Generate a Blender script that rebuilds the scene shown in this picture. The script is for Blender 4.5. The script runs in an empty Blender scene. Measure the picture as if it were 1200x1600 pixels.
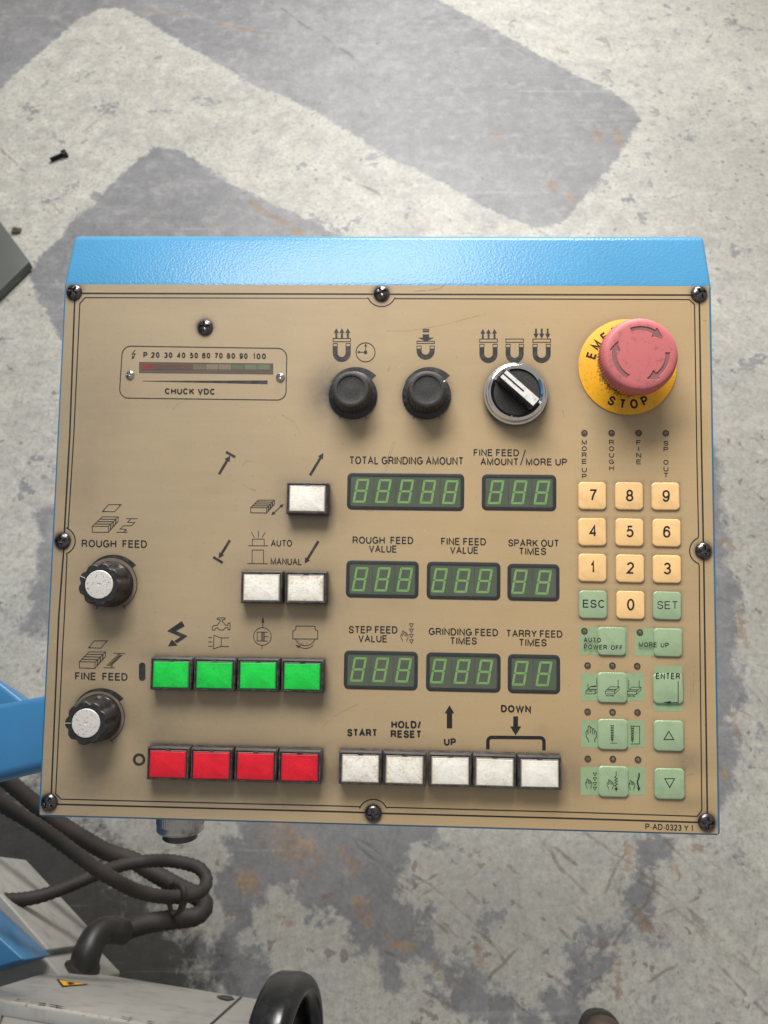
import bpy, bmesh, math, random
import numpy as np
from mathutils import Matrix, Vector
random.seed(7)
rng = np.random.default_rng(7)
R = math.radians
S = bpy.context.scene
COL = S.collection

# ------------------------------------------------------------------ camera
F = 1202.0                      # focal length in photo pixels (1200 x 1600)
CAM_H = 1.45
PITCH = R(27.0)
MCAM = Matrix.Translation((0, 0, CAM_H)) @ Matrix.Rotation(PITCH, 4, 'X')
cam = bpy.data.cameras.new('camera')
cam.sensor_fit = 'VERTICAL'
cam.sensor_height = 36.0
cam.sensor_width = 27.0
cam.lens = F / 1600.0 * 36.0
cam.clip_start = 0.02
cam.clip_end = 200.0
cam.dof.use_dof = True
cam.dof.focus_distance = 0.44
cam.dof.aperture_fstop = 17.0
camo = bpy.data.objects.new('camera', cam)
camo.matrix_world = MCAM
COL.objects.link(camo)
S.camera = camo

# ------------------------------------------------------------------ light of the workshop
world = bpy.data.worlds.new('World')
S.world = world
world.use_nodes = True
bg = world.node_tree.nodes['Background']
bg.inputs[0].default_value = (0.99, 0.99, 0.98, 1)
bg.inputs[1].default_value = 0.26


def area(name, loc, target, sx, sy, power, col):
    l = bpy.data.lights.new(name, 'AREA')
    l.shape = 'RECTANGLE'
    l.size, l.size_y = sx, sy
    l.energy = power
    l.color = col
    o = bpy.data.objects.new(name, l)
    o.location = loc
    o.rotation_euler = (Vector(target) - Vector(loc)).to_track_quat('-Z', 'Y').to_euler()
    COL.objects.link(o)
    return o


area('unseen_lamp', (-0.22, 0.98, 2.2), (0.0, 0.3, 1.0), 0.95, 0.5, 23.0, (1.0, 0.985, 0.95))  # main lamp, hung low so its light falls off towards the floor
area('unseen_lamp', (0.5, 3.9, 2.7), (0.2, 1.9, 0.0), 1.8, 0.8, 142, (1.0, 0.985, 0.96))  # added lamp that brightens the far floor, no fitting seen

S.view_settings.view_transform = 'Standard'
S.view_settings.look = 'None'
S.view_settings.gamma = 1.0
S.view_settings.exposure = 0.42
S.cycles.max_bounces = 6
S.cycles.caustics_reflective = False
S.cycles.caustics_refractive = False

# ------------------------------------------------------------------ panel pose (mm, panel frame: u right, v up, w out of the face)
PW, PH = 380.0, 309.74
_rx, _ry, _rz = -0.0770, -0.0361, -0.0136
RP = (Matrix.Rotation(_rz, 3, 'Z') @ Matrix.Rotation(_ry, 3, 'Y') @ Matrix.Rotation(_rx, 3, 'X'))
TP = Vector((-3.2505, -20.3694, -442.79))
RPn = np.array(RP)
CP = -RPn.T @ np.array(TP)
MPANEL = MCAM @ (Matrix.Translation(TP * 0.001) @ RP.to_4x4())


def at(px, py, w=0.0):
    """pixel of the photo -> (u, v) in mm on the plane w mm above the face"""
    d = RPn.T @ np.array([(px - 600) / F, (800 - py) / F, -1.0])
    s = (w - CP[2]) / d[2]
    p = CP + s * d
    return float(p[0]), float(p[1])


def world_ray(px, py):
    d = Vector(((px - 600) / F, (800 - py) / F, -1.0))
    return MCAM.translation, MCAM.to_3x3() @ d


def Wd(px, py, depth):
    o, d = world_ray(px, py)
    return o + d * depth


def Wz(px, py, z=0.0):
    o, d = world_ray(px, py)
    return o + d * ((z - o.z) / d.z)


# ------------------------------------------------------------------ materials
def new_mat(name):
    m = bpy.data.materials.new(name)
    m.use_nodes = True
    nt = m.node_tree
    b = nt.nodes['Principled BSDF']
    return m, nt, b


def N(nt, t, **kw):
    n = nt.nodes.new(t)
    for k, v in kw.items():
        if k.startswith('i_'):
            n.inputs[k[2:]].default_value = v
        else:
            setattr(n, k, v)
    return n


def L(nt, a, b):
    nt.links.new(a, b)


def noise(nt, vec, scale, detail=3.0, rough=0.5, dist=0.0):
    n = N(nt, 'ShaderNodeTexNoise')
    n.inputs['Scale'].default_value = scale
    n.inputs['Detail'].default_value = detail
    n.inputs['Roughness'].default_value = rough
    n.inputs['Distortion'].default_value = dist
    if vec is not None:
        L(nt, vec, n.inputs['Vector'])
    return n.outputs['Fac']


def ramp(nt, fac, a, b, ca=(0, 0, 0, 1), cb=(1, 1, 1, 1)):
    r = N(nt, 'ShaderNodeValToRGB')
    r.color_ramp.elements[0].position = a
    r.color_ramp.elements[1].position = b
    r.color_ramp.elements[0].color = ca
    r.color_ramp.elements[1].color = cb
    L(nt, fac, r.inputs[0])
    return r.outputs[0]


def mixc(nt, fac, a, b, mode='MIX'):
    m = N(nt, 'ShaderNodeMix', data_type='RGBA', blend_type=mode)
    if hasattr(fac, 'links'):
        L(nt, fac, m.inputs[0])
    else:
        m.inputs[0].default_value = fac
    for s, v in ((6, a), (7, b)):
        if hasattr(v, 'links'):
            L(nt, v, m.inputs[s])
        else:
            m.inputs[s].default_value = tuple(v)[:3] + (1,)
    return m.outputs[2]


def mth(nt, op, a, b=None, clamp=False):
    m = N(nt, 'ShaderNodeMath', operation=op, use_clamp=clamp)
    for i, v in enumerate((a, b)):
        if v is None:
            continue
        if hasattr(v, 'links'):
            L(nt, v, m.inputs[i])
        else:
            m.inputs[i].default_value = v
    return m.outputs[0]


def bump(nt, b, h, strength, dist=0.001):
    n = N(nt, 'ShaderNodeBump')
    n.inputs['Strength'].default_value = strength
    n.inputs['Distance'].default_value = dist
    L(nt, h, n.inputs['Height'])
    L(nt, n.outputs[0], b.inputs['Normal'])
    return n


def simple(name, col, rough=0.5, metal=0.0, dirt=None, dscale=300.0, damt=0.5, bscale=None, bstr=0.2, bdist=0.0002,
           coat=0.0, lo=0.5, hi=0.75, rvar=0.0, spec=0.5):
    """dirt: second colour mixed in by object-space noise"""
    m, nt, b = new_mat(name)
    b.inputs['Base Color'].default_value = tuple(col) + (1,)
    b.inputs['Roughness'].default_value = rough
    b.inputs['Metallic'].default_value = metal
    b.inputs['Coat Weight'].default_value = coat
    b.inputs['Coat Roughness'].default_value = 0.10
    b.inputs['Specular IOR Level'].default_value = spec
    tc = N(nt, 'ShaderNodeTexCoord').outputs['Object']
    oi = N(nt, 'ShaderNodeObjectInfo')
    vm = N(nt, 'ShaderNodeVectorMath', operation='ADD')
    cx = N(nt, 'ShaderNodeCombineXYZ')
    L(nt, oi.outputs['Random'], cx.inputs[0])
    L(nt, oi.outputs['Random'], cx.inputs[1])
    L(nt, tc, vm.inputs[0])
    L(nt, cx.outputs[0], vm.inputs[1])
    v = vm.outputs[0]
    if dirt is not None:
        f = ramp(nt, noise(nt, v, dscale, 5, 0.62), lo, hi)
        f2 = mth(nt, 'MULTIPLY', f, damt)
        L(nt, mixc(nt, f2, col, dirt), b.inputs['Base Color'])
        if rvar:
            L(nt, mth(nt, 'ADD', mth(nt, 'MULTIPLY', f, rvar), rough, True), b.inputs['Roughness'])
    if bscale:
        bump(nt, b, noise(nt, v, bscale, 3, 0.5), bstr, bdist)
    return m


INK = simple('ink', (0.013, 0.012, 0.013), 0.5, dirt=(0.07, 0.06, 0.05), dscale=220, damt=0.25, lo=0.45, hi=0.7)
INK_SOFT = simple('ink_soft', (0.024, 0.022, 0.024), 0.5, dirt=(0.14, 0.12, 0.09), dscale=220, damt=0.4, lo=0.45, hi=0.7)
BLACK_PLASTIC = simple('black_plastic', (0.022, 0.020, 0.020), 0.42, dirt=(0.10, 0.085, 0.07), dscale=420, damt=0.45,
                       bscale=1500, bstr=0.15, rvar=0.25)
FRAME_PLASTIC = simple('button_frame_plastic', (0.035, 0.031, 0.030), 0.45, dirt=(0.13, 0.11, 0.095), dscale=260, damt=0.65,
                       lo=0.42, hi=0.66, rvar=0.25)
DUSTY_BLACK = simple('dusty_black_plastic', (0.022, 0.020, 0.019), 0.55, dirt=(0.085, 0.073, 0.062), dscale=900, damt=0.5,
                     lo=0.4, hi=0.7, bscale=1800, bstr=0.25)
SCREW_MAT = simple('black_oxide_steel', (0.17, 0.155, 0.15), 0.20, 0.95, dirt=(0.03, 0.022, 0.02), dscale=500, damt=0.7, lo=0.45, hi=0.62, rvar=0.2)
STEEL = simple('bright_steel', (0.62, 0.60, 0.57), 0.22, 1.0, dirt=(0.12, 0.09, 0.06), dscale=500, damt=0.5, lo=0.5, hi=0.7)
CHROME = simple('chrome', (0.80, 0.79, 0.77), 0.09, 1.0, dirt=(0.40, 0.34, 0.26), dscale=380, damt=0.5, lo=0.56, hi=0.72, rvar=0.3)
DARK_METAL = simple('dark_metal', (0.10, 0.09, 0.085), 0.4, 0.8, dirt=(0.05, 0.04, 0.035), dscale=400, damt=0.6)
SILVER_CAP = simple('silver_cap', (0.82, 0.77, 0.71), 0.50, 0.35, dirt=(0.20, 0.14, 0.10), dscale=760, damt=0.8, lo=0.57, hi=0.66,
                    bscale=1500, bstr=0.35)
RED_HEAD = simple('faded_red_plastic', (0.57, 0.145, 0.15), 0.52, dirt=(0.13, 0.075, 0.072), dscale=260, damt=0.62, lo=0.54, hi=0.74,
                  bscale=1800, bstr=0.2)
ARROW_DIRT = simple('dirty_recess', (0.30, 0.125, 0.13), 0.75, dirt=(0.14, 0.085, 0.085), dscale=700, damt=0.7, lo=0.35, hi=0.7)
YELLOW_DISC = simple('yellow_label', (0.90, 0.43, 0.008), 0.5, dirt=(0.16, 0.095, 0.03), dscale=520, damt=0.45, lo=0.54, hi=0.72)
CREAM_KEY = simple('cream_key', (0.93, 0.59, 0.26), 0.30, dirt=(0.62, 0.38, 0.18), dscale=160, damt=0.5, bscale=900, bstr=0.06, coat=0.5)
GREEN_KEY = simple('green_key', (0.335, 0.445, 0.265), 0.28, dirt=(0.22, 0.30, 0.16), dscale=160, damt=0.5, bscale=900, bstr=0.06, coat=0.5)
GREEN_FILM = simple('green_film', (0.31, 0.43, 0.24), 0.45, dirt=(0.18, 0.24, 0.125), dscale=190, damt=0.5, lo=0.5, hi=0.8)
KEY_SIDE = CREAM_KEY
BEZEL_BLACK = simple('display_border', (0.032, 0.034, 0.036), 0.35, dirt=(0.08, 0.065, 0.055), dscale=300, damt=0.4)
PANE = simple('display_pane', (0.088, 0.106, 0.076), 0.18, dirt=(0.135, 0.14, 0.105), dscale=70, damt=0.6, lo=0.35, hi=0.75)
DIGIT = simple('unlit_segment', (0.190, 0.350, 0.115), 0.25, dirt=(0.255, 0.43, 0.16), dscale=120, damt=0.55, lo=0.4, hi=0.7)
DOT = simple('unlit_point', (0.09, 0.135, 0.07), 0.25)
DIVIDER = simple('digit_joint', (0.05, 0.06, 0.045), 0.3)
LED_MAT = simple('led_hole', (0.12, 0.080, 0.055), 0.3, dirt=(0.27, 0.19, 0.13), dscale=700, damt=0.8, lo=0.42, hi=0.6)
LED_RIM = simple('led_rim', (0.07, 0.05, 0.035), 0.5)
METER_PANE = simple('meter_window', (0.125, 0.10, 0.085), 0.22, dirt=(0.19, 0.16, 0.12), dscale=60, damt=0.5)
SCRATCH = simple('scratch', (0.20, 0.155, 0.095), 0.6, dirt=(0.42, 0.32, 0.19), dscale=260, damt=0.9, lo=0.4, hi=0.6)


def lens_mat(name, col, col2, stain, stain_amt, rough=0.45):
    m, nt, b = new_mat(name)
    tc = N(nt, 'ShaderNodeTexCoord').outputs['Object']
    oi = N(nt, 'ShaderNodeObjectInfo')
    cx = N(nt, 'ShaderNodeCombineXYZ')
    L(nt, oi.outputs['Random'], cx.inputs[0])
    L(nt, oi.outputs['Random'], cx.inputs[1])
    vm = N(nt, 'ShaderNodeVectorMath', operation='ADD')
    L(nt, tc, vm.inputs[0])
    L(nt, cx.outputs[0], vm.inputs[1])
    v = vm.outputs[0]
    sx = N(nt, 'ShaderNodeSeparateXYZ')
    L(nt, tc, sx.inputs[0])
    # nearer the rim: more grime collects
    ex = mth(nt, 'DIVIDE', mth(nt, 'ABSOLUTE', sx.outputs[0]), 0.0102)
    ey = mth(nt, 'DIVIDE', mth(nt, 'ABSOLUTE', sx.outputs[1]), 0.0071)
    e = mth(nt, 'POWER', mth(nt, 'MAXIMUM', ex, ey), 4.0)
    n1 = noise(nt, v, 190, 5, 0.6)
    n2 = noise(nt, v, 700, 4, 0.65)
    f = ramp(nt, mth(nt, 'ADD', mth(nt, 'MULTIPLY', e, 0.16), mth(nt, 'ADD', mth(nt, 'MULTIPLY', n1, 0.45), mth(nt, 'MULTIPLY', n2, 0.55))), 0.49, 0.74)
    amt = mth(nt, 'MULTIPLY', f, mth(nt, 'ADD', mth(nt, 'MULTIPLY', oi.outputs['Random'], stain_amt), stain_amt * 0.45))
    base = mixc(nt, ramp(nt, noise(nt, v, 75, 3, 0.5), 0.38, 0.62), col, col2)
    base = mixc(nt, mth(nt, 'MULTIPLY', oi.outputs['Random'], 0.65), base, col2)
    L(nt, mixc(nt, amt, base, stain), b.inputs['Base Color'])
    b.inputs['Roughness'].default_value = rough
    # crazed, wrinkled film under the lens
    w = N(nt, 'ShaderNodeTexVoronoi', feature='DISTANCE_TO_EDGE')
    w.inputs['Scale'].default_value = 620
    wv = N(nt, 'ShaderNodeMapping')
    L(nt, v, wv.inputs[0])
    L(nt, wv.outputs[0], w.inputs['Vector'])
    mask = ramp(nt, noise(nt, v, 120, 2, 0.5), 0.42, 0.62)
    h = mth(nt, 'MULTIPLY', mth(nt, 'ADD', w.outputs['Distance'], noise(nt, v, 500, 4, 0.6)), mask)
    bump(nt, b, h, 0.20, 0.0006)
    return m


WHITE_LENS = lens_mat('white_lens', (0.92, 0.885, 0.80), (0.87, 0.83, 0.74), (0.46, 0.31, 0.17), 0.70)
GREEN_LENS = lens_mat('green_lens', (0.010, 0.76, 0.085), (0.006, 0.60, 0.058), (0.008, 0.36, 0.05), 0.6)
RED_LENS = lens_mat('red_lens', (0.88, 0.009, 0.030), (0.69, 0.007, 0.022), (0.40, 0.008, 0.018), 0.6)
RIM_WHITE = simple('lens_rim_white', (0.30, 0.27, 0.23), 0.35)
RIM_GREEN = simple('lens_rim_green', (0.035, 0.15, 0.055), 0.35)
RIM_RED = simple('lens_rim_red', (0.22, 0.03, 0.035), 0.35)


def blue_paint(name, col, orange_peel=True):
    m, nt, b = new_mat(name)
    tc = N(nt, 'ShaderNodeTexCoord').outputs['Object']
    n1 = ramp(nt, noise(nt, tc, 24, 4, 0.6), 0.35, 0.75)
    c = mixc(nt, mth(nt, 'MULTIPLY', n1, 0.5), col, tuple(x * 0.82 for x in col))
    n2 = ramp(nt, noise(nt, tc, 260, 5, 0.7), 0.66, 0.72)
    c = mixc(nt, mth(nt, 'MULTIPLY', n2, 0.45), c, (0.05, 0.09, 0.12))
    L(nt, c, b.inputs['Base Color'])
    b.inputs['Roughness'].default_value = 0.30
    b.inputs['Specular IOR Level'].default_value = 0.32
    if orange_peel:
        v = N(nt, 'ShaderNodeTexVoronoi', feature='SMOOTH_F1')
        v.inputs['Scale'].default_value = 800
        L(nt, tc, v.inputs['Vector'])
        h = mth(nt, 'ADD', v.outputs['Distance'], mth(nt, 'MULTIPLY', noise(nt, tc, 560, 3, 0.5), 0.9))
        bump(nt, b, h, 0.24, 0.0005)
    return m


BLUE = blue_paint('blue_wrinkle_paint', (0.062, 0.245, 0.435))
BLUE_ARM = blue_paint('blue_gloss_paint', (0.040, 0.165, 0.33), False)


def plate_material():
    m, nt, b = new_mat('tan_plate_film')
    tc = N(nt, 'ShaderNodeTexCoord').outputs['Object']
    at_ = N(nt, 'ShaderNodeAttribute', attribute_name='grime')
    ay = N(nt, 'ShaderNodeAttribute', attribute_name='reflected_tint')
    base = mixc(nt, ay.outputs['Fac'], (0.458, 0.352, 0.224), (0.552, 0.376, 0.186))  # left-to-right warming from reflected light put into the base colour
    n1 = ramp(nt, noise(nt, tc, 9, 4, 0.55), 0.3, 0.75)
    base = mixc(nt, mth(nt, 'MULTIPLY', n1, 0.36), base, (0.31, 0.25, 0.165))
    # wiped streaks
    mp = N(nt, 'ShaderNodeMapping')
    mp.inputs['Rotation'].default_value = (0, 0, R(-18))
    mp.inputs['Scale'].default_value = (14, 130, 1)
    L(nt, tc, mp.inputs[0])
    st = ramp(nt, noise(nt, mp.outputs[0], 1.0, 5, 0.6), 0.42, 0.8)
    base = mixc(nt, mth(nt, 'MULTIPLY', st, 0.20), base, (0.58, 0.46, 0.28))
    # fine speckle
    sp = ramp(nt, noise(nt, tc, 900, 2, 0.5), 0.66, 0.74)
    base = mixc(nt, mth(nt, 'MULTIPLY', sp, 0.40), base, (0.13, 0.10, 0.06))
    sp2 = ramp(nt, noise(nt, tc, 620, 2, 0.5), 0.71, 0.78)
    base = mixc(nt, mth(nt, 'MULTIPLY', sp2, 0.5), base, (0.72, 0.62, 0.45))
    # grime collected round the controls
    gn = mth(nt, 'ADD', mth(nt, 'MULTIPLY', noise(nt, tc, 150, 5, 0.68), 0.9), 0.55)
    g = mth(nt, 'MULTIPLY', at_.outputs['Fac'], gn, True)
    base = mixc(nt, g, base, (0.095, 0.085, 0.075))
    L(nt, base, b.inputs['Base Color'])
    rg = mth(nt, 'ADD', mth(nt, 'MULTIPLY', noise(nt, tc, 60, 4, 0.6), 0.22), 0.30)
    L(nt, rg, b.inputs['Roughness'])
    bump(nt, b, noise(nt, tc, 2600, 2, 0.5), 0.05, 0.0002)
    return m


PLATE = plate_material()


# ------------------------------------------------------------------ mesh helpers (panel parts in mm)
class MB:
    def __init__(s):
        s.v, s.f = [], []

    def add(s, verts, faces):
        k = len(s.v)
        s.v += [tuple(p) for p in verts]
        s.f += [tuple(i + k for i in f) for f in faces]
        return s

    def mesh(s, name, m, smooth=None, scale=0.001):
        me = bpy.data.meshes.new(name)
        me.from_pydata([(x * scale, y * scale, z * scale) for x, y, z in s.v], [], s.f)
        me.materials.append(m)
        if smooth is not None:
            me.polygons.foreach_set('use_smooth', [True] * len(me.polygons))
            me.set_sharp_from_angle(angle=R(smooth))
        me.update()
        return me

    def build(s, name, m, parent=None, smooth=None, loc=(0, 0, 0), scale=0.001):
        return obj(name, s.mesh(name, m, smooth, scale), parent, loc)


def obj(name, me, parent=None, loc=(0, 0, 0), rotz=0.0, label=None):
    o = bpy.data.objects.new(name, me)
    COL.objects.link(o)
    o.parent = parent
    o.location = tuple(c * 0.001 for c in loc) if parent is not None else loc
    o.rotation_euler = (0, 0, rotz)
    if label:
        o['label'] = label
    return o


def lathe(prof, n=48, rf=None):
    """prof: (r, z) from the base outwards and up to the axis; rf(theta, r, z) may vary the radius"""
    v, f = [], []
    for r, z in prof:
        for k in range(n):
            a = 2 * math.pi * k / n
            rr = rf(a, r, z) if rf else r
            v.append((rr * math.cos(a), rr * math.sin(a), z))
    for i in range(len(prof) - 1):
        for k in range(n):
            k2 = (k + 1) % n
            f.append((i * n + k, i * n + k2, (i + 1) * n + k2, (i + 1) * n + k))
    last = (len(prof) - 1) * n
    if prof[-1][0] > 1e-6:
        f.append(tuple(last + k for k in range(n)))
    return v, f


def rrect(w, h, r, n=6):
    pts = []
    for cx, cy, a0 in ((w / 2 - r, h / 2 - r, 0), (-w / 2 + r, h / 2 - r, 90), (-w / 2 + r, -h / 2 + r, 180), (w / 2 - r, -h / 2 + r, 270)):
        for k in range(n + 1):
            a = R(a0 + 90 * k / n)
            pts.append((cx + r * math.cos(a), cy + r * math.sin(a)))
    return pts


def loops(rings, cap=True, cap0=False):
    """skin a list of equally long 3-D rings"""
    n = len(rings[0])
    v = [p for r in rings for p in r]
    f = []
    for i in range(len(rings) - 1):
        for k in range(n):
            k2 = (k + 1) % n
            f.append((i * n + k, i * n + k2, (i + 1) * n + k2, (i + 1) * n + k))
    if cap:
        f.append(tuple((len(rings) - 1) * n + k for k in range(n)))
    if cap0:
        f.append(tuple(reversed(range(n))))
    return v, f


def rr_ring(w, h, r, z, n=6):
    return [(x, y, z) for x, y in rrect(w, h, r, n)]


def key_mesh(w, h, r, z0, z1, bev=0.6):
    rings = [rr_ring(w, h, r, z0), rr_ring(w, h, r, z1 - bev)]
    for k in range(1, 4):
        a = R(90 * k / 3)
        d = bev * (1 - math.cos(a))
        rings.append(rr_ring(w - 2 * d, h - 2 * d, r - d * 0.6, z1 - bev + bev * math.sin(a)))
    return loops(rings)


# strokes drawn in photo pixels, laid on the face
def ribbon(pts, wd, closed=False):
    pts = [np.array(p, float) for p in pts]
    q = [pts[0]]
    for p in pts[1:]:
        if np.hypot(*(p - q[-1])) > 1e-4:
            q.append(p)
    pts = q
    if closed and np.hypot(*(pts[0] - pts[-1])) < 1e-4:
        pts = pts[:-1]
    n = len(pts)
    if n < 2:
        return [], []
    segs = n if closed else n - 1
    nor = []
    for i in range(segs):
        d = pts[(i + 1) % n] - pts[i]
        d = d / np.hypot(*d)
        nor.append(np.array([-d[1], d[0]]))
    v, f = [], []
    for i in range(n):
        if closed:
            a, b = nor[i - 1], nor[i]
        else:
            a = nor[max(i - 1, 0)]
            b = nor[min(i, segs - 1)]
        m = a + b
        l = np.hypot(*m)
        if l < 0.35:
            m = b
            k = 1.0
        else:
            m = m / l
            k = min(1.0 / max(float(m @ b), 0.3), 2.4)
        v += [pts[i] + m * k * wd / 2, pts[i] - m * k * wd / 2]
    for i in range(segs):
        j = (i + 1) % n
        f.append((2 * i, 2 * j, 2 * j + 1, 2 * i + 1))
    return v, f


class Ink:
    """flat print: pixel-drawn strokes and filled shapes on the plane w"""

    def __init__(s, w=0.10):
        s.w, s.mb, s.k = w, MB(), 0

    def _put(s, v, f):
        z = s.w + 0.004 * (s.k % 12)
        s.k += 1
        vv = [at(p[0], p[1], z) + (z,) for p in v]
        ff = []
        for q in f:
            a = sum(vv[q[i]][0] * vv[q[(i + 1) % len(q)]][1] - vv[q[(i + 1) % len(q)]][0] * vv[q[i]][1] for i in range(len(q)))
            ff.append(q if a > 0 else tuple(reversed(q)))
        s.mb.add(vv, ff)

    def stroke(s, pts, wd, closed=False):
        v, f = ribbon(pts, wd * (1.2 if wd < 2.2 else 1.0), closed)
        if f:
            s._put(v, f)
        return s

    def fill(s, pts):
        s._put(pts, [tuple(range(len(pts)))])
        return s

    def rect(s, x0, y0, x1, y1, wd):
        return s.stroke([(x0, y0), (x1, y0), (x1, y1), (x0, y1)], wd, True)

    def circle(s, cx, cy, r, wd, n=40):
        return s.stroke([(cx + r * math.cos(2 * math.pi * k / n), cy + r * math.sin(2 * math.pi * k / n)) for k in range(n)], wd, True)

    def disc(s, cx, cy, r, n=20):
        return s.fill([(cx + r * math.cos(2 * math.pi * k / n), cy + r * math.sin(2 * math.pi * k / n)) for k in range(n)])

    def arrow(s, p0, p1, sw, hl, hw):
        p0, p1 = np.array(p0, float), np.array(p1, float)
        d = p1 - p0
        ln = np.hypot(*d)
        d /= ln
        n = np.array([-d[1], d[0]])
        q = p1 - d * hl
        return s.fill([p0 + n * sw / 2, q + n * sw / 2, q + n * hw / 2, p1, q - n * hw / 2, q - n * sw / 2, p0 - n * sw / 2])

    def build(s, name, m, parent, label=None):
        o = s.mb.build(name, m, parent)
        if label:
            o['label'] = label
        return o


# ------------------------------------------------------------------ grotesque stroke alphabet (centre lines in a unit box, width)
def arc(cx, cy, rx, ry, a0, a1, n=14):
    return [(cx + rx * math.cos(R(a0 + (a1 - a0) * k / n)), cy + ry * math.sin(R(a0 + (a1 - a0) * k / n))) for k in range(n + 1)]


def bez(p0, *cs):
    out = [p0]
    for c1, c2, p3 in cs:
        p = out[-1]
        for k in range(1, 7):
            t = k / 6
            out.append(tuple((1 - t) ** 3 * p[i] + 3 * (1 - t) ** 2 * t * c1[i] + 3 * (1 - t) * t * t * c2[i] + t ** 3 * p3[i] for i in (0, 1)))
    return out


_S = bez((0.97, 0.73), ((0.95, 0.91), (0.78, 1.0), (0.5, 1.0)), ((0.22, 1.0), (0.05, 0.9), (0.05, 0.74)), ((0.05, 0.57), (0.28, 0.55), (0.5, 0.51)),
         ((0.78, 0.45), (1.0, 0.43), (1.0, 0.26)), ((1.0, 0.09), (0.78, 0.0), (0.5, 0.0)), ((0.2, 0.0), (0.02, 0.1), (0.0, 0.29)))
GL = {
    'A': (0.74, [[(0, 0), (0.5, 1), (1, 0)], [(0.17, 0.35), (0.83, 0.35)]]),
    'B': (0.66, [[(0, 0), (0, 1), (0.6, 1)] + arc(0.6, 0.77, 0.36, 0.23, 90, -90)[1:] + [(0, 0.54)], [(0.6, 0.54)] + arc(0.62, 0.27, 0.38, 0.27, 90, -90)[1:] + [(0, 0)]]),
    'C': (0.72, [arc(0.5, 0.5, 0.5, 0.5, 40, 320, 24)]),
    'D': (0.70, [[(0, 0), (0, 1), (0.45, 1)] + arc(0.45, 0.5, 0.55, 0.5, 90, -90, 18)[1:] + [(0, 0)]]),
    'E': (0.62, [[(1, 1), (0, 1), (0, 0), (1.03, 0)], [(0, 0.53), (0.93, 0.53)]]),
    'F': (0.57, [[(1, 1), (0, 1), (0, 0)], [(0, 0.52), (0.86, 0.52)]]),
    'G': (0.76, [arc(0.5, 0.5, 0.5, 0.5, 42, 322, 24) + [(1.0, 0.2), (1.0, 0.47), (0.52, 0.47)]]),
    'H': (0.68, [[(0, 0), (0, 1)], [(1, 0), (1, 1)], [(0, 0.53), (1, 0.53)]]),
    'I': (0.0, [[(0, 0), (0, 1)]]),
    'K': (0.68, [[(0, 0), (0, 1)], [(1, 1), (0, 0.36)], [(0.33, 0.58), (1, 0)]]),
    'L': (0.54, [[(0, 1), (0, 0), (1, 0)]]),
    'M': (0.80, [[(0, 0), (0, 1), (0.5, 0.02), (1, 1), (1, 0)]]),
    'N': (0.68, [[(0, 0), (0, 1), (1, 0), (1, 1)]]),
    'O': (0.77, [arc(0.5, 0.5, 0.5, 0.5, 0, 360, 32)]),
    'P': (0.64, [[(0, 0), (0, 1), (0.6, 1)] + arc(0.6, 0.73, 0.4, 0.27, 90, -90)[1:] + [(0, 0.46)]]),
    'R': (0.68, [[(0, 0), (0, 1), (0.58, 1)] + arc(0.58, 0.74, 0.37, 0.26, 90, -90)[1:] + [(0, 0.48)], bez((0.55, 0.48), ((0.9, 0.47), (0.85, 0.2), (1, 0)))]),
    'S': (0.64, [_S]),
    'T': (0.64, [[(0, 1), (1, 1)], [(0.5, 1), (0.5, 0)]]),
    'U': (0.68, [[(0, 1)] + arc(0.5, 0.35, 0.5, 0.35, 180, 360, 16) + [(1, 1)]]),
    'V': (0.70, [[(0, 1), (0.5, 0), (1, 1)]]),
    'W': (0.98, [[(0, 1), (0.26, 0), (0.5, 0.98), (0.74, 0), (1, 1)]]),
    'Y': (0.68, [[(0, 1), (0.5, 0.43), (1, 1)], [(0.5, 0.43), (0.5, 0)]]),
    '0': (0.53, [arc(0.5, 0.5, 0.5, 0.5, 0, 360, 28)]),
    '1': (0.30, [[(0, 0.72), (0.45, 0.76), (0.9, 1), (0.9, 0)]]),
    '2': (0.53, [arc(0.5, 0.71, 0.49, 0.29, 165, -25) + [(0.02, 0.02), (1, 0)]]),
    '3': (0.53, [arc(0.48, 0.755, 0.45, 0.245, 160, -85) + [(0.38, 0.51)], arc(0.48, 0.275, 0.52, 0.275, 88, -160)]),
    '4': (0.55, [[(0.74, 0), (0.74, 1), (0, 0.28), (1, 0.28)]]),
    '5': (0.53, [[(0.92, 1), (0.2, 1), (0.06, 0.48)] + arc(0.48, 0.33, 0.51, 0.33, 140, -155)]),
    '6': (0.53, [arc(0.5, 0.32, 0.49, 0.32, 0, 360, 24), bez((0.96, 0.78), ((0.9, 0.95), (0.7, 1), (0.55, 1)), ((0.15, 1), (0.0, 0.75), (0.01, 0.34)))]),
    '7': (0.53, [[(0, 1), (1, 1)] + bez((1, 0.97), ((0.6, 0.6), (0.42, 0.3), (0.35, 0)))]),
    '8': (0.53, [arc(0.5, 0.755, 0.42, 0.245, 0, 360, 24), arc(0.5, 0.265, 0.5, 0.265, 0, 360, 24)]),
    '9': (0.53, [arc(0.5, 0.68, 0.49, 0.32, 0, 360, 24), bez((0.04, 0.22), ((0.1, 0.05), (0.3, 0), (0.45, 0)), ((0.85, 0), (1.0, 0.25), (0.99, 0.66)))]),
    '-': (0.26, [[(0, 0.36), (1, 0.36)]]),
    '/': (0.42, [[(0, -0.04), (1, 1.04)]]),
    '.': (0.0, [[(0, 0.44), (0, 0.56)]]),
}


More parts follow.
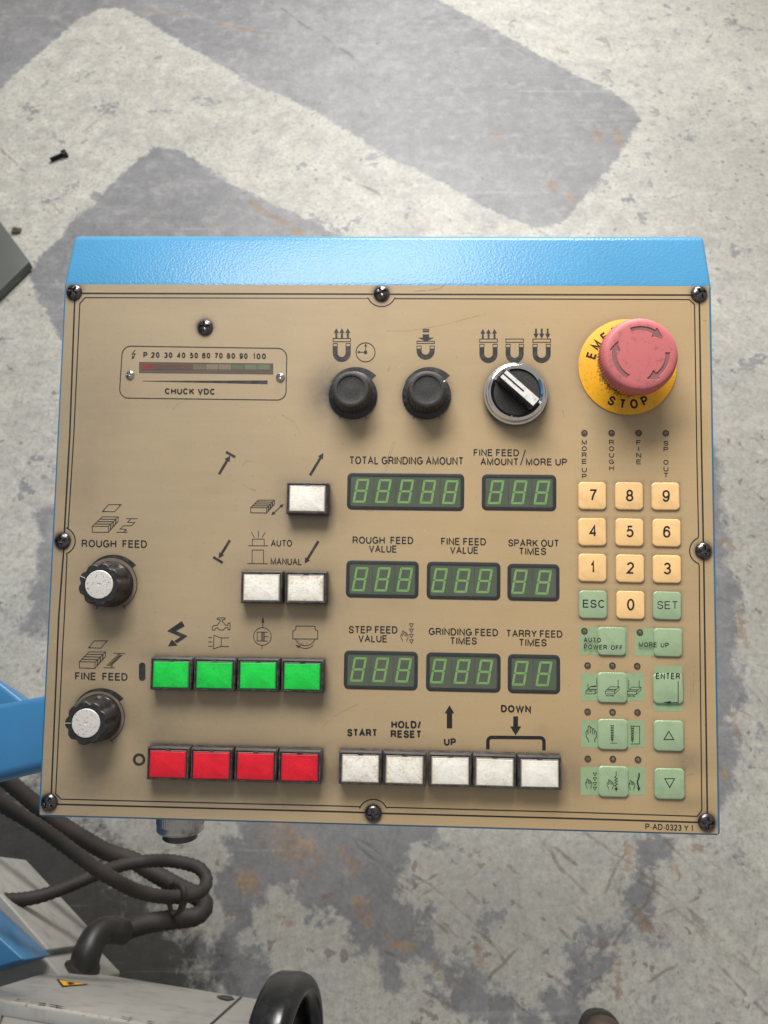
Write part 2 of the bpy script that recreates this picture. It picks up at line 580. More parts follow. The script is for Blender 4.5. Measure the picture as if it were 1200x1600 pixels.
def layout(t, wt, gap=0.17):
    x, out = 0.0, []
    for ch in t:
        if ch == ' ':
            x += 0.30
            continue
        w, st = GL[ch]
        ww = w if w > 0 else wt
        for s in st:
            out.append([(x + wt / 2 + (ww - wt) * a if w > 0 else x + wt / 2, wt / 2 + (1 - wt) * b) for a, b in s])
        x += ww + gap
    return out, x - gap


def text(ink, t, xl, xr, bl, br, h, wt=0.105, gap=0.17):
    st, W = layout(t, wt, gap)
    for s in st:
        ink.stroke([(xl + a / W * (xr - xl), bl + (br - bl) * a / W - b * h) for a, b in s], wt * h)


# ------------------------------------------------------------------ tags
def tag(o, label, cat, group=None, kind=None):
    o['label'] = label
    o['category'] = cat
    if group:
        o['group'] = group
    if kind:
        o['kind'] = kind
    return o


# ================================================================== FLOOR
def cmpx(pts, ox, oy, sc):
    return [(x / sc + ox, y / sc + oy) for x, y in pts]


GREY = [
    [(-420, 420), (-60, 185), (0, 138), (30, 112), (60, 85), (95, 55), (125, 28), (160, 14), (195, 13), (215, 25), (280, 65), (340, 100), (400, 135), (445, 152), (510, 185), (550, 210), (600, 243),
     (650, 265), (725, 305), (800, 345), (835, 357), (866, 354), (882, 347), (900, 325), (940, 280), (970, 240), (1003, 185), (996, 175), (960, 145), (900, 115), (850, 90), (790, 55),
     (725, 20), (675, -4), (680, -10), (560, -90), (-420, -90)],
    [(240, 228), (258, 230), (275, 232), (300, 245), (330, 268), (370, 292), (420, 315), (470, 335), (540, 372), (700, 470), (600, 640), (300, 640),
     (110, 560), (60, 470), (45, 425), (60, 400), (95, 370), (110, 345), (140, 325), (170, 290), (200, 262)],
    cmpx([(1000, 60), (940, 170), (920, 240), (935, 300), (900, 360), (830, 440), (780, 540), (660, 540), (740, 470), (780, 390), (850, 340), (880, 290),
          (870, 220), (900, 150), (940, 60)], 380, 1240, 1.463),
    cmpx([(60, -100), (440, -100), (440, 100), (370, 175), (400, 260), (410, 330), (480, 400), (560, 440), (700, 470), (780, 540), (520, 540), (460, 470),
          (420, 400), (360, 390), (350, 430), (330, 470), (290, 380), (240, 340), (180, 300), (120, 230), (60, 210), (30, 300), (-40, 330), (-40, 60)],
         380, 1240, 1.463),
    [(300, 1480), (360, 1470), (420, 1500), (460, 1530), (420, 1600), (330, 1600)],
    [(1040, 640), (1120, 700), (1150, 900), (1165, 1080), (1140, 1240), (1080, 1300), (1040, 1100)],
    [(60, 800), (110, 780), (110, 1000), (40, 980)],
]
RUST = [((440, 1300), (475, 1345), 30), ((560, 1412), (575, 1440), 13), ((610, 1475), (648, 1482), 10), ((672, 1505), (692, 1535), 7),
        ((535, 1330), (555, 1350), 14), ((380, 1370), (395, 1385), 16), ((980, 1325), (985, 1335), 8), ((966, 1470), (965, 1560), 6), ((1000, 1430), (1010, 1450), 10),
        ((1053, 1358), (1060, 1366), 7), ((395, 318), (470, 366), 9), ((225, 16), (290, 26), 4), ((345, 38), (405, 50), 6), ((930, 208), (938, 216), 9),
        ((962, 205), (970, 228), 7), ((862, 285), (866, 300), 10), ((888, 305), (896, 315), 8), ((770, 208), (776, 211), 6), ((1130, 845), (1145, 856), 8),
        ((1122, 1205), (1132, 1215), 9), ((1145, 1120), (1155, 1150), 9), ((1155, 960), (1165, 1010), 7), ((1085, 1320), (1092, 1325), 6), ((870, 75), (885, 82), 5),
        ((440, 1430), (452, 1445), 8), ((985, 1340), (970, 1380), 5), ((200, 1330), (214, 1350), 6), ((740, 1330), (752, 1340), 5), ((748, 1480), (752, 1505), 9)]
SCR = [((640, 1365), (745, 1450), 2.5), ((665, 1420), (715, 1468), 2.0), ((905, 1290), (1100, 1440), 2.2), ((960, 1350), (1180, 1520), 2.0), ((1095, 1405), (1000, 1445), 1.8),
       ((540, 1300), (640, 1400), 1.5), ((760, 1535), (830, 1468), 1.5), ((1090, 1520), (1160, 1585), 2.2), ((620, 1355), (600, 1400), 2.0), ((835, 1510), (890, 1545), 2.0),
       ((0, 232), (60, 290), 2.5), ((60, 290), (95, 335), 2.0), ((120, 215), (175, 165), 1.8), ((95, 165), (130, 190), 1.8), ((515, 265), (600, 310), 3.0),
       ((700, 22), (840, 92), 4.0), ((420, 0), (560, 95), 3.0), ((925, 60), (1010, 58), 3.0), ((945, 60), (960, 100), 3), ((1085, 150), (1110, 208), 2.5), ((980, 175), (1060, 185), 2.0),
       ((1150, 480), (1200, 525), 2.5), ((1120, 720), (1200, 790), 2.0), ((1110, 1000), (1190, 1100), 2.0), ((20, 560), (60, 600), 2.0), ((1040, 1310), (1120, 1400), 1.8),
       ((790, 1290), (900, 1350), 1.5), ((820, 1300), (940, 1420), 1.5), ((1000, 1300), (960, 1360), 2.5), ((560, 1310), (590, 1330), 2.5)]

_r = random.Random(5)
for _ in range(46):                       # drag marks, most of them on the slant
    _x, _y, _l = _r.uniform(560, 1200), _r.uniform(1290, 1600), _r.uniform(14, 70)
    _a = R(_r.choice((38, 42, 47, 35, 50, 128, 150)) + _r.uniform(-8, 8))
    SCR.append(((_x, _y), (_x + _l * math.cos(_a), _y + _l * math.sin(_a)), _r.uniform(1.4, 2.4)))
for _ in range(40):
    _x, _y, _l = _r.choice((_r.uniform(1110, 1200), _r.uniform(0, 1200))), _r.uniform(0, 1250), _r.uniform(8, 34)
    _a = R(_r.choice((38, 45, 30, 120, 140, 5)) + _r.uniform(-10, 10))
    SCR.append(((_x, _y), (_x + _l * math.cos(_a), _y + _l * math.sin(_a)), _r.uniform(1.3, 2.2)))


def seg_dist(X, Y, a, b):
    ax, ay = a
    bx, by = b
    dx, dy = bx - ax, by - ay
    t = np.clip(((X - ax) * dx + (Y - ay) * dy) / (dx * dx + dy * dy + 1e-12), 0, 1)
    return np.hypot(X - ax - t * dx, Y - ay - t * dy)


def inside(X, Y, poly):
    r = np.zeros(X.shape, bool)
    n = len(poly)
    for i in range(n):
        (x0, y0), (x1, y1) = poly[i], poly[i - 1]
        if y0 == y1:
            continue
        c = ((y0 > Y) != (y1 > Y)) & (X < (x1 - x0) * (Y - y0) / (y1 - y0) + x0)
        r ^= c
    return r


def floor_axis(lo, hi, step, flo, fhi, fine, far):
    a = []
    x = lo
    while x < hi:
        a.append(x)
        x += fine if flo <= x < fhi else step
    out = []
    d = step
    x = a[0]
    while x > -far:
        d *= 1.5
        x -= d
        out.append(x)
    a = out[::-1] + a
    d = step
    x = a[-1]
    while x < far:
        d *= 1.5
        x += d
        a.append(x)
    return np.array(a)


def vnoise(X, Y, cell, seed):
    """smooth lattice noise, -1..1"""
    g = np.random.default_rng(seed).uniform(-1, 1, (256, 256))
    x, y = X / cell, Y / cell
    i, j = np.floor(x).astype(int), np.floor(y).astype(int)
    fx, fy = x - i, y - j
    fx, fy = fx * fx * (3 - 2 * fx), fy * fy * (3 - 2 * fy)
    a, b_ = g[i % 256, j % 256], g[(i + 1) % 256, j % 256]
    c, d = g[i % 256, (j + 1) % 256], g[(i + 1) % 256, (j + 1) % 256]
    return (a * (1 - fx) + b_ * fx) * (1 - fy) + (c * (1 - fx) + d * fx) * fy


def build_floor():
    xs = floor_axis(-1.35, 1.35, 0.0055, -0.72, 0.72, 0.0030, 14)
    ys = floor_axis(-0.30, 2.75, 0.0055, -0.30, 0.62, 0.0030, 14)
    X, Y = np.meshgrid(xs, ys)
    nx, ny = len(xs), len(ys)
    grey = np.full(X.shape, -9.0)
    for poly in GREY:
        wp = [tuple(Wz(px, py)[:2]) for px, py in poly]
        d = np.full(X.shape, 9.0)
        for i in range(len(wp)):
            d = np.minimum(d, seg_dist(X, Y, wp[i - 1], wp[i]))
        d = np.where(inside(X, Y, wp), d, -d)
        grey = np.maximum(grey, d)
    rust = np.zeros(X.shape)
    for a, b, r in RUST:
        A, B, C = Wz(*a), Wz(*b), Wz(a[0] + r, a[1])
        rr = (C - A).length
        rust = np.maximum(rust, np.exp(-(seg_dist(X, Y, A[:2], B[:2]) / rr / 1.25) ** 2))
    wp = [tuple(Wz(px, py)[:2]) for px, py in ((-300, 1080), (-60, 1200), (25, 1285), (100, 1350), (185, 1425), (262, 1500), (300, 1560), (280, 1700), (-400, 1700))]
    oil_shade = np.full(X.shape, 9.0)
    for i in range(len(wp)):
        oil_shade = np.minimum(oil_shade, seg_dist(X, Y, wp[i - 1], wp[i]))
    oil_shade = np.where(inside(X, Y, wp), oil_shade, -oil_shade)
    soil_shade = np.zeros(X.shape)
    fade_sheen = np.zeros(X.shape)
    for arr, px, py, rx, ry, am in ((soil_shade, 650, 1420, 650, 190, 0.85), (soil_shade, 1120, 230, 170, 200, 0.5), (soil_shade, 1220, -20, 230, 140, 0.9), (soil_shade, 30, 640, 90, 240, 0.3),
                                    (soil_shade, 1170, 820, 110, 400, 0.55), (soil_shade, 1150, 1250, 130, 160, 0.3), (soil_shade, 60, -20, 120, 60, 0.5), (soil_shade, 300, 1400, 330, 220, 0.95),
                                    (fade_sheen, 570, 110, 150, 110, 1.0), (fade_sheen, 640, 30, 120, 60, 0.7), (fade_sheen, 420, 130, 90, 50, 0.7), (fade_sheen, 520, 200, 130, 55, 1.0), (fade_sheen, 660, 265, 90, 40, 0.9), (fade_sheen, 420, 330, 90, 40, 0.6), (fade_sheen, 330, 330, 60, 40, 0.3)):
        A, B, C = Wz(px, py), Wz(px + rx, py), Wz(px, py + ry)
        arr[:] = np.maximum(arr, am * np.exp(-((X - A.x) / (B.x - A.x)) ** 2 - ((Y - A.y) / (C.y - A.y)) ** 2))
    scr = np.zeros(X.shape)
    XW = X + 0.005 * vnoise(X, Y, 0.09, 3) + 0.003 * vnoise(X, Y, 0.02, 4)
    YW = Y + 0.005 * vnoise(X, Y, 0.09, 5) + 0.003 * vnoise(X, Y, 0.02, 6)
    for a, b, r in SCR:
        A, B, C = Wz(*a), Wz(*b), Wz(a[0] + r, a[1])
        rr = max((C - A).length, 0.0034)
        st = 0.55 + 0.45 * vnoise(X, Y, 0.035, 11) + 0.35 * vnoise(X, Y, 0.012, 12)
        scr = np.maximum(scr, np.clip(st, 0, 1.1) * np.exp(-(seg_dist(XW, YW, A[:2], B[:2]) / rr) ** 2))
    v = np.stack([X.ravel(), Y.ravel(), np.zeros(X.size)], 1)
    idx = np.arange(nx * ny).reshape(ny, nx)
    q = np.stack([idx[:-1, :-1], idx[:-1, 1:], idx[1:, 1:], idx[1:, :-1]], -1).reshape(-1, 4)
    me = bpy.data.meshes.new('floor')
    me.vertices.add(len(v))
    me.vertices.foreach_set('co', v.ravel())
    me.loops.add(q.size)
    me.loops.foreach_set('vertex_index', q.ravel())
    me.polygons.add(len(q))
    me.polygons.foreach_set('loop_start', np.arange(0, q.size, 4))
    me.update(calc_edges=True)
    for nm, arr in (('grey', grey), ('rust', rust), ('oil_shade', oil_shade), ('soil_shade', soil_shade), ('fade_sheen', fade_sheen), ('scrape', scr)):
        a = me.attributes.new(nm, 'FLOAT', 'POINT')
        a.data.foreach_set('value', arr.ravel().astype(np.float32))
    m, nt, b = new_mat('worn_painted_concrete')
    P = N(nt, 'ShaderNodeNewGeometry').outputs['Position']
    ag = N(nt, 'ShaderNodeAttribute', attribute_name='grey').outputs['Fac']
    ar = N(nt, 'ShaderNodeAttribute', attribute_name='rust').outputs['Fac']
    asx = N(nt, 'ShaderNodeAttribute', attribute_name='scrape').outputs['Fac']
    nA = noise(nt, P, 2.2, 5, 0.6)
    nB = noise(nt, P, 9, 8, 0.68)
    nC = noise(nt, P, 45, 8, 0.72)
    nD = noise(nt, P, 210, 4, 0.6)
    # pale paint: clouded, with greyer worn spots
    nE = noise(nt, P, 19, 9, 0.74, 0.35)
    nF = noise(nt, P, 90, 7, 0.72)
    pale = mixc(nt, ramp(nt, nA, 0.35, 0.65), (0.36, 0.348, 0.310), (0.45, 0.434, 0.378))
    pale = mixc(nt, mth(nt, 'MULTIPLY', ramp(nt, nB, 0.40, 0.64), 0.80), pale, (0.285, 0.275, 0.265))
    pale = mixc(nt, mth(nt, 'MULTIPLY', ramp(nt, nE, 0.46, 0.60), 0.60), pale, (0.46, 0.45, 0.405))
    pale = mixc(nt, mth(nt, 'MULTIPLY', ramp(nt, nF, 0.50, 0.62), 0.58), pale, (0.215, 0.205, 0.19))
    pale = mixc(nt, mth(nt, 'MULTIPLY', ramp(nt, nD, 0.58, 0.68), 0.40), pale, (0.19, 0.18, 0.165))
    so = N(nt, 'ShaderNodeAttribute', attribute_name='soil_shade').outputs['Fac']
    fd = N(nt, 'ShaderNodeAttribute', attribute_name='fade_sheen').outputs['Fac']
    # trodden-in dirt, with the shade on the lower floor painted in as well
    sfac = mth(nt, 'MULTIPLY', so, mth(nt, 'ADD', mth(nt, 'MULTIPLY', nE, 0.7), 0.35), True)
    pale = mixc(nt, sfac, pale, (0.185, 0.176, 0.150))
    # grey paint
    gry = mixc(nt, ramp(nt, noise(nt, P, 5, 7, 0.66), 0.36, 0.64), (0.160, 0.159, 0.164), (0.205, 0.203, 0.208))
    gry = mixc(nt, mth(nt, 'MULTIPLY', ramp(nt, noise(nt, P, 17, 9, 0.75, 0.3), 0.50, 0.66), 0.50), gry, (0.30, 0.296, 0.295))
    gry = mixc(nt, mth(nt, 'MULTIPLY', ramp(nt, noise(nt, P, 60, 7, 0.72), 0.56, 0.66), 0.45), gry, (0.135, 0.13, 0.135))
    gry = mixc(nt, mth(nt, 'MULTIPLY', so, 0.7), gry, (0.095, 0.090, 0.086))
    # blotchy wear, plus the band's sheen painted in as paler grey
    gry = mixc(nt, mth(nt, 'MULTIPLY', fd, ramp(nt, mth(nt, 'ADD', mth(nt, 'MULTIPLY', nB, 0.6), mth(nt, 'MULTIPLY', nE, 0.4)), 0.36, 0.62)), gry, (0.285, 0.282, 0.284))
    # the paint edge is ragged, most of all near the machine
    sxyz = N(nt, 'ShaderNodeSeparateXYZ')
    L(nt, P, sxyz.inputs[0])
    nr_ = N(nt, 'ShaderNodeMapRange')
    nr_.inputs[1].default_value, nr_.inputs[2].default_value, nr_.inputs[3].default_value, nr_.inputs[4].default_value = 0.25, 0.9, 0.17, 0.022
    L(nt, sxyz.outputs[1], nr_.inputs[0])
    rag = mth(nt, 'ADD', mth(nt, 'SUBTRACT', nB, 0.5), mth(nt, 'MULTIPLY', mth(nt, 'SUBTRACT', nE, 0.5), 1.1))
    edge = mth(nt, 'ADD', ag, mth(nt, 'MULTIPLY', rag, nr_.outputs[0]))
    edge = mth(nt, 'ADD', edge, mth(nt, 'MULTIPLY', mth(nt, 'SUBTRACT', nC, 0.5), 0.05))
    # away from drawn patches the paint is worn through at random
    wear = mth(nt, 'MULTIPLY', mth(nt, 'SUBTRACT', noise(nt, P, 8.5, 10, 0.74, 0.15), 0.60), 0.55)
    edge = mth(nt, 'MAXIMUM', edge, wear)
    nw_ = N(nt, 'ShaderNodeMapRange')
    nw_.inputs[1].default_value, nw_.inputs[2].default_value, nw_.inputs[3].default_value, nw_.inputs[4].default_value = 0.25, 1.1, 0.022, 0.009
    L(nt, sxyz.outputs[1], nw_.inputs[0])
    efac = mth(nt, 'ADD', mth(nt, 'DIVIDE', edge, nw_.outputs[0]), 0.4, True)
    col = mixc(nt, efac, pale, gry)
    # brownish trodden dirt
    col = mixc(nt, mth(nt, 'MULTIPLY', ramp(nt, noise(nt, P, 14, 7, 0.7, 1.0), 0.60, 0.74), 0.30), col, (0.26, 0.215, 0.175))
    # scattered chips
    vo = N(nt, 'ShaderNodeTexVoronoi', feature='F1')
    vo.inputs['Scale'].default_value = 42
    vo.inputs['Randomness'].default_value = 1.0
    mv = N(nt, 'ShaderNodeMix', data_type='VECTOR')
    wn = N(nt, 'ShaderNodeTexNoise')
    wn.inputs['Scale'].default_value = 60
    L(nt, P, wn.inputs['Vector'])
    vs = N(nt, 'ShaderNodeVectorMath', operation='SCALE')
    vs.inputs['Scale'].default_value = 0.035
    L(nt, wn.outputs['Color'], vs.inputs[0])
    va = N(nt, 'ShaderNodeVectorMath', operation='ADD')
    L(nt, P, va.inputs[0])
    L(nt, vs.outputs[0], va.inputs[1])
    L(nt, va.outputs[0], vo.inputs['Vector'])
    sc_ = N(nt, 'ShaderNodeSeparateColor')
    L(nt, vo.outputs['Color'], sc_.inputs[0])
    size = mth(nt, 'MULTIPLY', mth(nt, 'SUBTRACT', mth(nt, 'ADD', sc_.outputs[0], mth(nt, 'MULTIPLY', so, 0.34)), 0.64), 0.62)
    chip = ramp(nt, mth(nt, 'SUBTRACT', size, vo.outputs['Distance']), 0.0, 0.03)
    chipcol = mixc(nt, sc_.outputs[1], (0.15, 0.095, 0.065), (0.125, 0.115, 0.105))
    col = mixc(nt, mth(nt, 'MULTIPLY', chip, 0.7), col, chipcol)
    # larger brown knocks, in crowds where the floor is soiled or has shade painted in
    vo2 = N(nt, 'ShaderNodeTexVoronoi', feature='F1')
    vo2.inputs['Scale'].default_value = 17
    vs2 = N(nt, 'ShaderNodeVectorMath', operation='SCALE')
    vs2.inputs['Scale'].default_value = 0.085
    L(nt, wn.outputs['Color'], vs2.inputs[0])
    va2 = N(nt, 'ShaderNodeVectorMath', operation='ADD')
    L(nt, P, va2.inputs[0])
    L(nt, vs2.outputs[0], va2.inputs[1])
    L(nt, va2.outputs[0], vo2.inputs['Vector'])
    sc2 = N(nt, 'ShaderNodeSeparateColor')
    L(nt, vo2.outputs['Color'], sc2.inputs[0])
    crowd = mth(nt, 'ADD', mth(nt, 'MULTIPLY', so, 0.42), mth(nt, 'MULTIPLY', mth(nt, 'SUBTRACT', nA, 0.5), 0.7))
    size2 = mth(nt, 'MULTIPLY', mth(nt, 'SUBTRACT', mth(nt, 'ADD', sc2.outputs[0], crowd), 0.72), 0.55)
    chip2 = ramp(nt, mth(nt, 'SUBTRACT', size2, vo2.outputs['Distance']), 0.0, 0.05)
    col = mixc(nt, mth(nt, 'MULTIPLY', chip2, 0.62), col, mixc(nt, sc2.outputs[1], (0.155, 0.105, 0.075), (0.13, 0.12, 0.11)))
    # rust stains
    rf = ramp(nt, mth(nt, 'ADD', ar, mth(nt, 'ADD', mth(nt, 'MULTIPLY', mth(nt, 'SUBTRACT', nF, 0.5), 2.6), mth(nt, 'MULTIPLY', mth(nt, 'SUBTRACT', nE, 0.5), 2.8))), 0.55, 1.15)
    rf = mth(nt, 'MULTIPLY', rf, ramp(nt, ar, 0.06, 0.3))
    rc = mixc(nt, ramp(nt, nC, 0.4, 0.6), (0.16, 0.105, 0.068), (0.27, 0.175, 0.098))
    col = mixc(nt, mth(nt, 'MULTIPLY', rf, 0.62), col, rc)
    sf = ramp(nt, mth(nt, 'MULTIPLY', asx, mth(nt, 'ADD', mth(nt, 'MULTIPLY', nE, 1.3), 0.12)), 0.20, 0.62)
    col = mixc(nt, mth(nt, 'MULTIPLY', sf, 0.6), col, (0.115, 0.085, 0.068))
    # oily floor at the machine's foot, with the shadow there painted in too
    ao = N(nt, 'ShaderNodeAttribute', attribute_name='oil_shade').outputs['Fac']
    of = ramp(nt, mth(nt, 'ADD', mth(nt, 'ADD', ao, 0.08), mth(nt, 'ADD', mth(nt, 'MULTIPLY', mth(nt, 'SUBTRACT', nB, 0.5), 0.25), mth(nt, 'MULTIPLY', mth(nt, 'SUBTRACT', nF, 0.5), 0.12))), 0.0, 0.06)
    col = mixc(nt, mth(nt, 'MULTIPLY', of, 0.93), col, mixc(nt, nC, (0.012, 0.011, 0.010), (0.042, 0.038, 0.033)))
    # long faint scuffs
    mp = N(nt, 'ShaderNodeMapping')
    mp.inputs['Rotation'].default_value = (0, 0, R(-33))
    mp.inputs['Scale'].default_value = (1.6, 42, 1)
    L(nt, P, mp.inputs[0])
    su = ramp(nt, noise(nt, mp.outputs[0], 1.0, 3, 0.6), 0.62, 0.70)
    col = mixc(nt, mth(nt, 'MULTIPLY', su, 0.10), col, (0.62, 0.61, 0.58))
    gr = mth(nt, 'ADD', mth(nt, 'MULTIPLY', noise(nt, P, 130, 6, 0.8), 0.6), mth(nt, 'MULTIPLY', noise(nt, P, 34, 6, 0.75), 0.5))
    gv = mth(nt, 'ADD', mth(nt, 'MULTIPLY', mth(nt, 'SUBTRACT', gr, 0.55), 1.6), 0.98)
    gc = N(nt, 'ShaderNodeCombineColor')
    for i in range(3):
        L(nt, gv, gc.inputs[i])
    col = mixc(nt, 1.0, col, gc.outputs[0], 'MULTIPLY')
    L(nt, col, b.inputs['Base Color'])
    L(nt, mth(nt, 'ADD', mth(nt, 'MULTIPLY', nB, 0.25), 0.36), b.inputs['Roughness'])
    b.inputs['Specular IOR Level'].default_value = 0.35
    h = mth(nt, 'ADD', mth(nt, 'MULTIPLY', nC, 0.6), mth(nt, 'MULTIPLY', sf, -0.6))
    bump(nt, b, h, 0.25, 0.004)
    me.materials.append(m)
    o = bpy.data.objects.new('floor', me)
    COL.objects.link(o)
    o['kind'] = 'structure'
    o['label'] = 'worn concrete floor with patches of cream and grey paint'


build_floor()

# ================================================================== CONTROL PANEL
P = bpy.data.objects.new('control_panel', None)
COL.objects.link(P)
P.matrix_world = MPANEL
P.empty_display_size = 0.1
tag(P, 'tan grinder control panel in a blue housing with buttons, knobs and green displays', 'control panel')


def part(name, me, uv, w=0.0, rotz=0.0, label=None, parent=None):
    return obj(name, me, parent or P, (uv[0], uv[1], w), rotz, label)


# ---- housing
def housing():
    u = PW / 2 + 2.2
    vb, vt = -PH / 2 - 2.0, PH / 2 + 0.6
    prof = [(vb, -1.2), (vt, -1.2), (vt + 33.4, -11.6), (vt + 36.4, -15.6), (vt + 36.4, -78), (vb + 12, -78)]
    bm = bmesh.new()
    rows = [[bm.verts.new((s * u, v, w)) for v, w in prof] for s in (-1, 1)]
    n = len(prof)
    for i in range(n):
        bm.faces.new((rows[0][i], rows[0][(i + 1) % n], rows[1][(i + 1) % n], rows[1][i]))
    bm.faces.new(list(reversed(rows[0])))
    bm.faces.new(rows[1])
    bmesh.ops.recalc_face_normals(bm, faces=bm.faces)
    bmesh.ops.bevel(bm, geom=list(bm.edges), offset=2.2, segments=4, profile=0.5, affect='EDGES', clamp_overlap=True)
    bmesh.ops.scale(bm, vec=(0.001,) * 3, verts=bm.verts)
    me = bpy.data.meshes.new('housing')
    bm.to_mesh(me)
    me.materials.append(BLUE)
    me.polygons.foreach_set('use_smooth', [True] * len(me.polygons))
    me.set_sharp_from_angle(angle=R(40))
    obj('housing', me, P)


housing()

# positions measured on the photograph --------------------------------------
BTN_H = 8.0
GREEN_B = [(267, 1053.3), (335, 1054.3), (403, 1055), (472, 1056.5)]
RED_B = [(262, 1193.5), (330, 1195.5), (399, 1197), (468, 1198.8)]
WHITE_B = [(563, 1200.5), (632, 1202.5), (703.5, 1204), (773, 1206), (843.5, 1208)]
SINGLE_B = [(480, 778.5), (408.5, 917.5), (477.5, 918.5)]
KNOBS = [(551.3, 617.3), (666.5, 617.3)]
FLUTED = [(173, 912.5), (153.5, 1121)]
SELECT = (804.7, 617)
ESTOP = (980, 573.5)
SCREWS = [(115, 456), (596, 458), (1093, 459), (97, 845), (1100, 860.5), (76, 1254), (583, 1271), (1105, 1285)]
KEYS = [('7', 925.5, 774.6, 'c'), ('8', 983, 775, 'c'), ('9', 1040, 775.5, 'c'), ('4', 925.5, 831, 'c'), ('5', 983.6, 831.8, 'c'), ('6', 1041.7, 832.5, 'c'),
        ('1', 925.8, 887, 'c'), ('2', 984.6, 888.2, 'c'), ('3', 1042.2, 889.2, 'c'), ('ESC', 926.5, 944.5, 'g'), ('0', 985.3, 945.4, 'c'), ('SET', 1042.4, 946.3, 'g'),
        ('AUTO POWER OFF', 956, 1002, 'g'), ('MORE UP', 1043.6, 1003.9, 'g'), ('table stroke', 956.8, 1074.3, 'g'), ('ENTER', 1044, 1076, 'g'),
        ('feed mode', 957.5, 1147.4, 'g'), ('up triangle', 1045, 1149.7, 'g'), ('hand feed', 958.4, 1221.3, 'g'), ('down triangle', 1046.2, 1224.8, 'g')]


# ---- face plate with wear and a painted warm reflection measured out on a fine grid
def face_plate():
    nx, ny = 381, 311
    us = np.linspace(-PW / 2, PW / 2, nx)
    vs = np.linspace(-PH / 2, PH / 2, ny)
    U, V = np.meshgrid(us, vs)

    def blob(px, py, rx, ry, a):
        u, v = at(px, py)
        return a * np.exp(-(((U - u) / (rx * 0.368)) ** 2 + ((V - v) / (ry * 0.368)) ** 2))

    def boxd(px, py, hw, hh):
        u, v = at(px, py)
        dx = np.maximum(np.abs(U - u) - hw, 0)
        dy = np.maximum(np.abs(V - v) - hh, 0)
        return np.hypot(dx, dy)

    g = np.zeros(U.shape)
    for row, a in ((GREEN_B, 0.75), (RED_B, 0.8), (WHITE_B, 0.62), (SINGLE_B[:1], 0.6), (SINGLE_B[1:], 0.6)):
        d = np.full(U.shape, 99.0)
        for p in row:
            q = (642 + (p[0] - 642) / 1.0187, 893 + (p[1] - 893) / 1.0187)
            d = np.minimum(d, boxd(q[0], q[1], 11.8, 8.8))
        g = np.maximum(g, a * np.exp(-d / 2.0))
        g = np.maximum(g, a * 0.38 * np.exp(-d / 8.0))
    for c, r, a in ([(k, 14.5, 0.5) for k in KNOBS] + [(k, 15.0, 0.55) for k in FLUTED] + [(SELECT, 18.5, 0.55), (ESTOP, 28.3, 0.35)]):
        u, v = at(*c)
        d = np.maximum(np.hypot(U - u, V - v) - r, 0)
        g = np.maximum(g, a * np.exp(-d / 2.5))
        g = np.maximum(g, a * 0.3 * np.exp(-d / 9.0))
    for k in SCREWS + [(320, 511)]:
        u, v = at(*k)
        d = np.maximum(np.hypot(U - u, V - v) - 4.9, 0)
        g = np.maximum(g, 0.75 * np.exp(-d / 1.1))
    for k in KEYS:
        d = boxd(k[1], k[2], 7.9, 7.9)
        g = np.maximum(g, 0.45 * np.exp(-d / 0.9))
    for b in ((500, 615, 26, 40, 0.42), (1085, 1060, 22, 60, 0.22), (1075, 1190, 32, 22, 0.42), (900, 1215, 30, 40, 0.32), (520, 1215, 14, 30, 0.4), (1075, 1255, 40, 14, 0.3),
              (150, 620, 70, 90, 0.14), (130, 760, 40, 60, 0.16), (215, 1000, 30, 50, 0.16), (230, 1130, 60, 30, 0.14), (140, 1230, 80, 30, 0.14), (420, 980, 90, 26, 0.12),
              (500, 800, 40, 26, 0.30), (350, 1110, 160, 26, 0.14), (300, 1240, 160, 24, 0.14), (1030, 660, 60, 16, 0.14), (950, 1160, 60, 20, 0.1), (445, 1255, 40, 8, 0.3),
              (500, 1100, 26, 26, 0.25), (505, 940, 30, 20, 0.25), (310, 470, 90, 20, 0.1), (520, 600, 20, 60, 0.2)):
        g = g + blob(*b)
    for _ in range(26):
        g = g + blob(rng.uniform(110, 1090), rng.uniform(640, 1260), rng.uniform(8, 40), rng.uniform(6, 26), rng.uniform(0.03, 0.13))
    g = g + 0.09 * np.clip((-U - 40) / 150, 0, 1) + 0.03
    g = np.clip(g, 0, 1)
    reflected_tint = 0.55 + 0.42 * np.tanh((U - 10) / 90.0) - 0.10 * np.tanh((V - 30) / 90.0)
    reflected_tint = np.clip(reflected_tint, 0, 1)
    v3 = [(float(a) * 0.001, float(b) * 0.001, 0.0) for a, b in zip(U.ravel(), V.ravel())]
    idx = np.arange(nx * ny).reshape(ny, nx)
    q = np.stack([idx[:-1, :-1], idx[:-1, 1:], idx[1:, 1:], idx[1:, :-1]], -1).reshape(-1, 4)
    faces = [tuple(int(i) for i in r) for r in q]
    border = list(idx[0, :]) + list(idx[1:, -1]) + list(idx[-1, -2::-1]) + list(idx[-2:0:-1, 0])
    k = len(v3)
    low = []
    for i in border:
        x, y, z = v3[i]
        low.append(len(v3))
        v3.append((x, y, -0.0022))
    for i in range(len(border)):
        j = (i + 1) % len(border)
        faces.append((int(border[i]), low[i], low[j], int(border[j])))
    me = bpy.data.meshes.new('face_plate')
    me.from_pydata(v3, [], faces)
    for nm, arr in (('grime', g), ('reflected_tint', reflected_tint)):
        a = me.attributes.new(nm, 'FLOAT', 'POINT')
        full = np.zeros(len(v3), np.float32)
        full[:nx * ny] = arr.ravel()
        full[nx * ny:] = arr.ravel()[np.array(border)]
        a.data.foreach_set('value', full)
    me.materials.append(PLATE)
    obj('face_plate', me, P)


face_plate()


